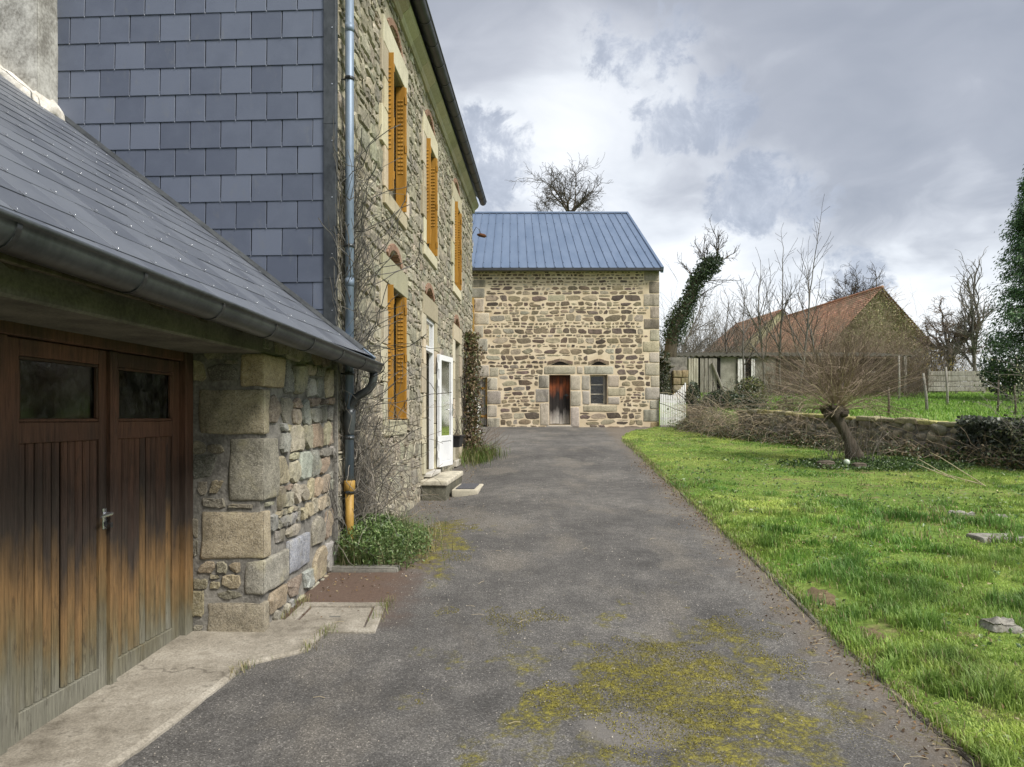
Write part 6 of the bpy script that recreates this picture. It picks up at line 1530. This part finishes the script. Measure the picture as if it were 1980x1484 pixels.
# ivy over the right stretch of the wall
n = 12000; t = rng.random(n); y = 14.6-t*5.5; x = wallx(y); face = rng.random(n); h = .95*rng.random(n)**.7; top = face > .7
nx_, ny_ = -.84, -.54; z = G(x-.5, y-.3)+np.where(top, .86+.16*rng.random(n), h); off = np.where(top, rng.uniform(-.45, .1, n), .05+.16*rng.random(n))
o = leaves('wall_ivy', np.stack([x+nx_*off, y+ny_*off, z], 1), .085, shades(n, [(.07, .085, .06), (.11, .125, .095), (.045, .06, .038), (.17, .185, .15), (.09, .10, .07)], .3), 'leaf', gwl, 'stuff', np.tile(np.array([[-.5, -.4, -.3]]), (n, 1)), .85, .8)
# fallen branches lying at the wall
for (px, Y, L, a, l) in ((1850, 11.9, .75, 2.5, 'pale broken stick leaning at the wall foot'), (1905, 11.2, .9, 2.2, 'pale forked stick lying on the lawn below the ivy wall')):
    x = pxp(px, Y); p = Vector((x, Y, float(lawnz(x, Y))+.03)); mb = MB(); mb.tube(wander(p, (math.cos(a), .1*math.sin(a), .45), 6, L/6, .06), [.009, .009, .008, .007, .006, .005, .004], 5); mb.tube(wander(p+Vector((-.05, 0, .02)), (math.cos(a), .4, .2), 5, L/7, .08), [.010, .009, .008, .007, .006, .004], 5); one(mb, 'fallen_branch', 'twig_straw', l, 'branch')
# hazel with catkins reaching in from the right
hz = thing('catkin_shrub', 'pale-twigged shrub with catkins reaching in at the right edge', 'shrub', (9.75, 12.6, .9))
mb = MB(); tips = []
for k in range(26):
    q = wander((9.9+random.gauss(0, .22), 12.9+random.gauss(0, .25), .7), (random.gauss(-.22, .33), random.gauss(0, .3), 1), 11, random.uniform(.14, .24), .13, (0, 0, .02)); mb.tube(q, [.008*(1-.07*i) for i in range(12)], 5, False)
    for c in range(12):
        i = random.randint(3, 11); d = Vector((random.gauss(-.35, .6), random.gauss(0, .6), random.uniform(-.2, .8))).normalized(); s_ = wander(q[i], d, 5, random.uniform(.06, .12), .2); mb.tube(s_, [.004, .0035, .003, .0025, .002, .002], 3, False); tips += s_[2:]
mb.build('stems', 'twig_grey', hz)
tp = np.array([tuple(t) for t in tips]); sel = tp[rng.random(len(tp)) < .55]; leaves('catkins', sel+np.array([0, 0, -.02]), .045, shades(len(sel), [(.40, .40, .24), (.50, .50, .33), (.28, .31, .15)]), 'leaf', hz, 'stuff', np.tile(np.array([[0, 0, -1.]]), (len(sel), 1)), .55, .25)
n = 1500; P = np.stack([rng.normal(9.8, .4, n), rng.normal(12.8, .3, n), .9+rng.random(n)**1.4*1.3], 1); leaves('ivy_leaves', P, .06, shades(n, [(.09, .11, .05), (.14, .16, .08), (.05, .07, .03)]), 'leaf', hz, 'stuff')

# ------------------------------------------------------------------ trees
def forktree(name, label, px, Y, zbase, zfork, r0, limbs, L, rl, lv, cfg, mt='bark', mw='twig_dark', seed=1, tilt=(25, 75)):
    random.seed(seed); x = pxp(px, Y); root = thing(name, label, 'tree', (x, Y, zbase)); a, b = MB(), MB()
    f = Vector((x, Y, zfork)); a.tube([(x, Y, zbase-.2), (x+random.gauss(0, .1), Y, (zbase+zfork)/2), tuple(f), tuple(f+Vector((0, 0, .3)))], [r0, r0*.8, r0*.62, r0*.4], 9)
    for k in range(limbs):
        az = 2*math.pi*(k+random.uniform(-.3, .3))/limbs; ti = R(random.uniform(*tilt)) if k else R(6); grow(a, b, f+Vector((0, 0, random.uniform(-.3, .2))), Vector((math.cos(az)*math.sin(ti), math.sin(az)*math.sin(ti), math.cos(ti))), L*random.uniform(.8, 1.15), rl*random.uniform(.75, 1.1), lv, cfg, 1)
    a.build('trunk', mt, root, True); b.build('crown', mw, root); return root
def baretree(name, label, px, Y, zbase, H, r0, lv, cfg, mt='bark', mw='twig_dark', dirv=(0, 0, 1), seed=1, group=None, x=None):
    random.seed(seed); x = pxp(px, Y) if x is None else x; root = thing(name, label, 'tree', (x, Y, zbase), group); a, b = MB(), MB(); tips = []
    grow(a, b, Vector((x, Y, zbase)), Vector(dirv).normalized(), H, r0, lv, cfg, 0, tips); a.build('trunk', mt, root, True)
    if b.f: b.build('crown', mw, root)
    return root, tips
OAK = dict(wig=.13, up=[.05, .05, .06, .05, .03], rmin=.011, taper=.62, kids=[6, 5, 5, 4, 3], start=[.72, .35, .3, .25, .2], ang=(28, 62), len=(.58, .82), seg=5, tlev=2)
TW = dict(OAK, kids=[0, 6, 5, 5, 4], start=[0, .25, .25, .2, .2], len=(.50, .68), ang=(25, 60), wig=.17, up=[.03, .04, .04, .03], rmin=.009, taper=.5)
forktree('bare_tree', 'round-headed bare tree rising behind the barn roof', 1100, 46, 2.5, 14.7, .28, 10, 2.3, .075, 4, dict(TW, kids=[0, 7, 6, 5], ang=(24, 58), wig=.16, len=(.50, .70), up=[0, .0, .0, .02], rmin=.009, taper=.45), 'bark', 'twig_dark', seed=23, tilt=(12, 80))
forktree('bare_tree', 'bare tree with upright twigs standing behind the farmhouse roof', 1652, 64, 3.6, 10.2, .22, 8, 2.6, .06, 4, dict(TW, ang=(15, 42), rmin=.013, kids=[0, 7, 6, 5]), seed=5, tilt=(15, 65))
forktree('bare_tree', 'gnarled bare tree with forked trunk right of the farmhouse', 1838, 42, 2.8, 5.0, .26, 6, 2.0, .13, 5, dict(TW, wig=.22), 'bark_grey', 'twig_red', 9, (20, 62))
baretree('bare_tree', 'slim bare tree between the gnarled one and the conifer', 1885, 40, 2.8, 4.2, .12, 4, dict(OAK, len=(.45, .7), start=[.3, .2, .2, .2], kids=[9, 6, 5, 3], rmin=.009, ang=(15, 40)), 'bark_grey', 'twig_grey', seed=14)
baretree('bare_tree', 'faint bare tree in the gap just right of the barn', 1300, 48, 2.6, 4.0, .14, 4, dict(OAK, len=(.5, .72), start=[.35, .2, .2, .2], kids=[7, 5, 4, 3], rmin=.011, ang=(15, 45)), 'bark_grey', 'twig_grey', seed=31)
ASH = dict(wig=.06, up=[.02, .07, .07, .05], rmin=.008, taper=.5, kids=[8, 5, 3], start=[.32, .3, .3], ang=(28, 48), len=(.38, .55), seg=6, tlev=1)
for i, (px, Y, Ht, l, sd2) in enumerate(((1480, 33.5, 5.6, 'leftmost of the slim bare saplings in front of the tiled roof', 41), (1510, 34, 6.2, 'slim bare sapling second from the left before the tiled roof', 42), (1545, 33, 6.4, 'tallest slim bare sapling, in front of the tiled roof', 43), (1585, 36, 4.6, 'shorter bare sapling right of the tallest one', 44), (1440, 36, 5.2, 'bare sapling standing close to the ivy-clad tree', 45), (1410, 40, 4.4, 'thin bare sapling behind the shed roof beside the ivy-clad tree', 46))):
    z = g1(pxp(px, Y), Y); baretree('sapling', l, px, Y, z, Ht*.78, .06, 3, ASH, 'bark_grey', 'twig_dark', (random.uniform(-.08, .08), 0, 1), sd2, 'bare saplings behind the shed')
random.seed(77)
# leaning tree wrapped in ivy
IY = 34.0
path = [Vector((pxp(a, IY), IY, pz(b, IY))) for a, b in ((1290, 745), (1298, 668), (1306, 630), (1328, 590), (1346, 545), (1367, 518), (1384, 506))]
iv = thing('ivy_clad_tree', 'leaning tree thickly wrapped in dark ivy with bare branches on top', 'tree', tuple(path[0]))
a, b = MB(), MB(); a.tube(path, [.34, .30, .27, .24, .21, .18, .14], 9)
cfg = dict(OAK, len=(.5, .72), kids=[5, 4, 3, 3], start=[.2, .2, .2, .2], rmin=.009, ang=(20, 45), tlev=0)
for q, dv, L in ((path[5], (-.35, 0, 1), 1.0), (path[6], (.12, 0, 1), 1.05), (path[6], (.5, .2, .9), .9), (path[6], (1, 0, .25), .8), (path[5], (-.1, .3, 1), .9), (path[4], (1, -.2, .1), 1.1), (path[3], (.9, .2, .3), 1.2), (path[4], (-.6, 0, .6), .8)): grow(a, b, q, Vector(dv).normalized(), L, .032, 3, dict(cfg, rmin=.007), 0)
a.build('trunk', 'bark', iv, True); b.build('crown', 'twig_dark', iv)
n = 8500; u = rng.random(n)*5.0+1.0; i = u.astype(int).clip(0, 5); f = (u-i)[:, None]; A = np.array([tuple(p) for p in path]); C = A[i]*(1-f)+A[np.minimum(i+1, 6)]*f
rad = np.interp(u, [1, 1.6, 2.3, 3.2, 4.2, 5.2, 6], [.2, .70, .66, .46, .42, .56, .42])*(.55+.9*vnoise(u*3, u*0+rng.random(n)*3, 1.0, 3)); v = rng.normal(size=(n, 3)); v /= np.linalg.norm(v, axis=1)[:, None]
P = C+v*(rad*rng.random(n)**.45)[:, None]; leaves('ivy', P, .11, shades(n, [(.035, .062, .030), (.055, .09, .04), (.024, .042, .022), (.085, .12, .06)]), 'leaf', iv, 'stuff')
# conifer
CY = 30.0; cx = pxp(2008, CY)
cf = thing('conifer', 'tall dark green conifer at the right edge', 'tree', (cx, CY, 2.2))
mb = MB(); mb.tube([(cx, CY, 2.0), (cx-.05, CY, 7), (cx, CY, 12.6)], [.28, .17, .03], 9); mb.build('trunk', 'bark', cf, True)
PP, DD, SS = [], [], []; bm_ = MB()
for k in range(380):
    t = random.random()**.8; z = 2.9+9.6*t; R_ = 2.6*(1-t)**.75*random.uniform(.55, 1.08)+.2; a = random.uniform(0, 2*math.pi); d = Vector((math.cos(a), math.sin(a), random.uniform(.0, .35)))
    q = [Vector((cx, CY, z))]
    for i in range(7): q.append(q[-1]+d.normalized()*R_/7); d = d+Vector((random.gauss(0, .1), random.gauss(0, .1), -.05))
    bm_.tube(q, [.02, .018, .016, .014, .012, .010, .008, .005], 3, False)
    for i in range(1, 8):
        for c in range(20):
            s_ = (q[i]-q[i-1]); p = q[i-1]+s_*random.random()+Vector((random.gauss(0, .10), random.gauss(0, .10), random.gauss(-.12, .14))); PP.append(tuple(p)); e = s_.normalized()*.6+Vector((random.gauss(0, .3), random.gauss(0, .3), -.55)); DD.append(tuple(e))
bm_.build('branches', 'twig_dark', cf); PP = np.array(PP); leaves('crown', PP, .15, shades(len(PP), [(.055, .12, .045), (.085, .175, .06), (.036, .08, .032), (.125, .22, .075)], .4), 'leaf', cf, 'stuff', np.array(DD), .30, .25)
bush('evergreen_shrub', 'dark evergreen bush under the conifer', 1950, 29, 2.4, 4.9, 1.1, 1.1, 3800, .14, [(.035, .07, .028), (.055, .10, .036), (.025, .05, .022)], 12)
bush('hazel_thicket', 'brown thicket with a few yellow flowers right of the farmhouse', 1812, 38.5, 2.9, 5.2, 1.6, 1.0, 1700, .09, [(.18, .15, .06), (.26, .20, .07), (.12, .10, .05), (.40, .30, .06)], 60, 'shrub', None, .6, 420)
# bare undergrowth: hedgerow behind the shed, thicket before the farmhouse
def thicket(name, label, n, xr, yr, hr, mat, r, up=1.0, lean=.25):
    mb = MB()
    for k in range(n):
        y = random.uniform(*yr); x = pxp(random.uniform(*xr), y); z = g1(x, y)-.1; h = random.uniform(*hr)*(.4+.6*random.random()); q = wander((x, y, z), (random.gauss(0, lean), random.gauss(0, .2), up), 6, h/6, .14, (0, 0, .04)); mb.tube(q, [r*(1-.13*i) for i in range(7)], 3, False)
        for c in range(5):
            i = random.randint(2, 6); mb.tube(wander(q[i], (random.gauss(0, .6), random.gauss(0, .4), 1), 4, h*.07, .2), [r*.5, r*.42, r*.36, r*.3, r*.25], 3, False)
    o = mb.build(name, mat, None, False, 'stuff'); tag(o, label, 'undergrowth', kind='stuff')
thicket('hedgerow', 'grey bare hedgerow stems between the barn and the tiled roof', 800, (1276, 1450), (40, 56), (3.0, 7.0), 'twig_grey', .016)
thicket('undergrowth', 'brown bare undergrowth over the shed roof before the farmhouse', 1900, (1380, 1800), (42.2, 48), (1.6, 6.2), 'twig_brown', .011, .8, .5)
thicket('shed_brush', 'bare brown scrub growing against the front of the shed', 950, (1470, 1790), (32.5, 37.2), (1.0, 3.6), 'twig_red', .008, .8, .45)
thicket('bank_scrub', 'bare scrub on the bank under the gnarled tree', 320, (1740, 1990), (39, 46), (1.4, 4.2), 'twig_red', .013, .8, .5)
thicket('distant_hedge', 'distant bare hedge on the skyline', 520, (1270, 2100), (75, 100), (3.0, 7.5), 'twig_grey', .03)
# wooded rise far off
xs = np.linspace(-300, 400, 120); ys = np.linspace(170, 330, 24)
grid('far_hill', xs, ys, lambda x, y: 2+6.5*np.sin(np.clip((y-170)/160, 0, 1)*math.pi)*(.6+.8*vnoise(x, y, .02, 3))+1.2*vnoise(x, y, .16, 3), 'wood_far')
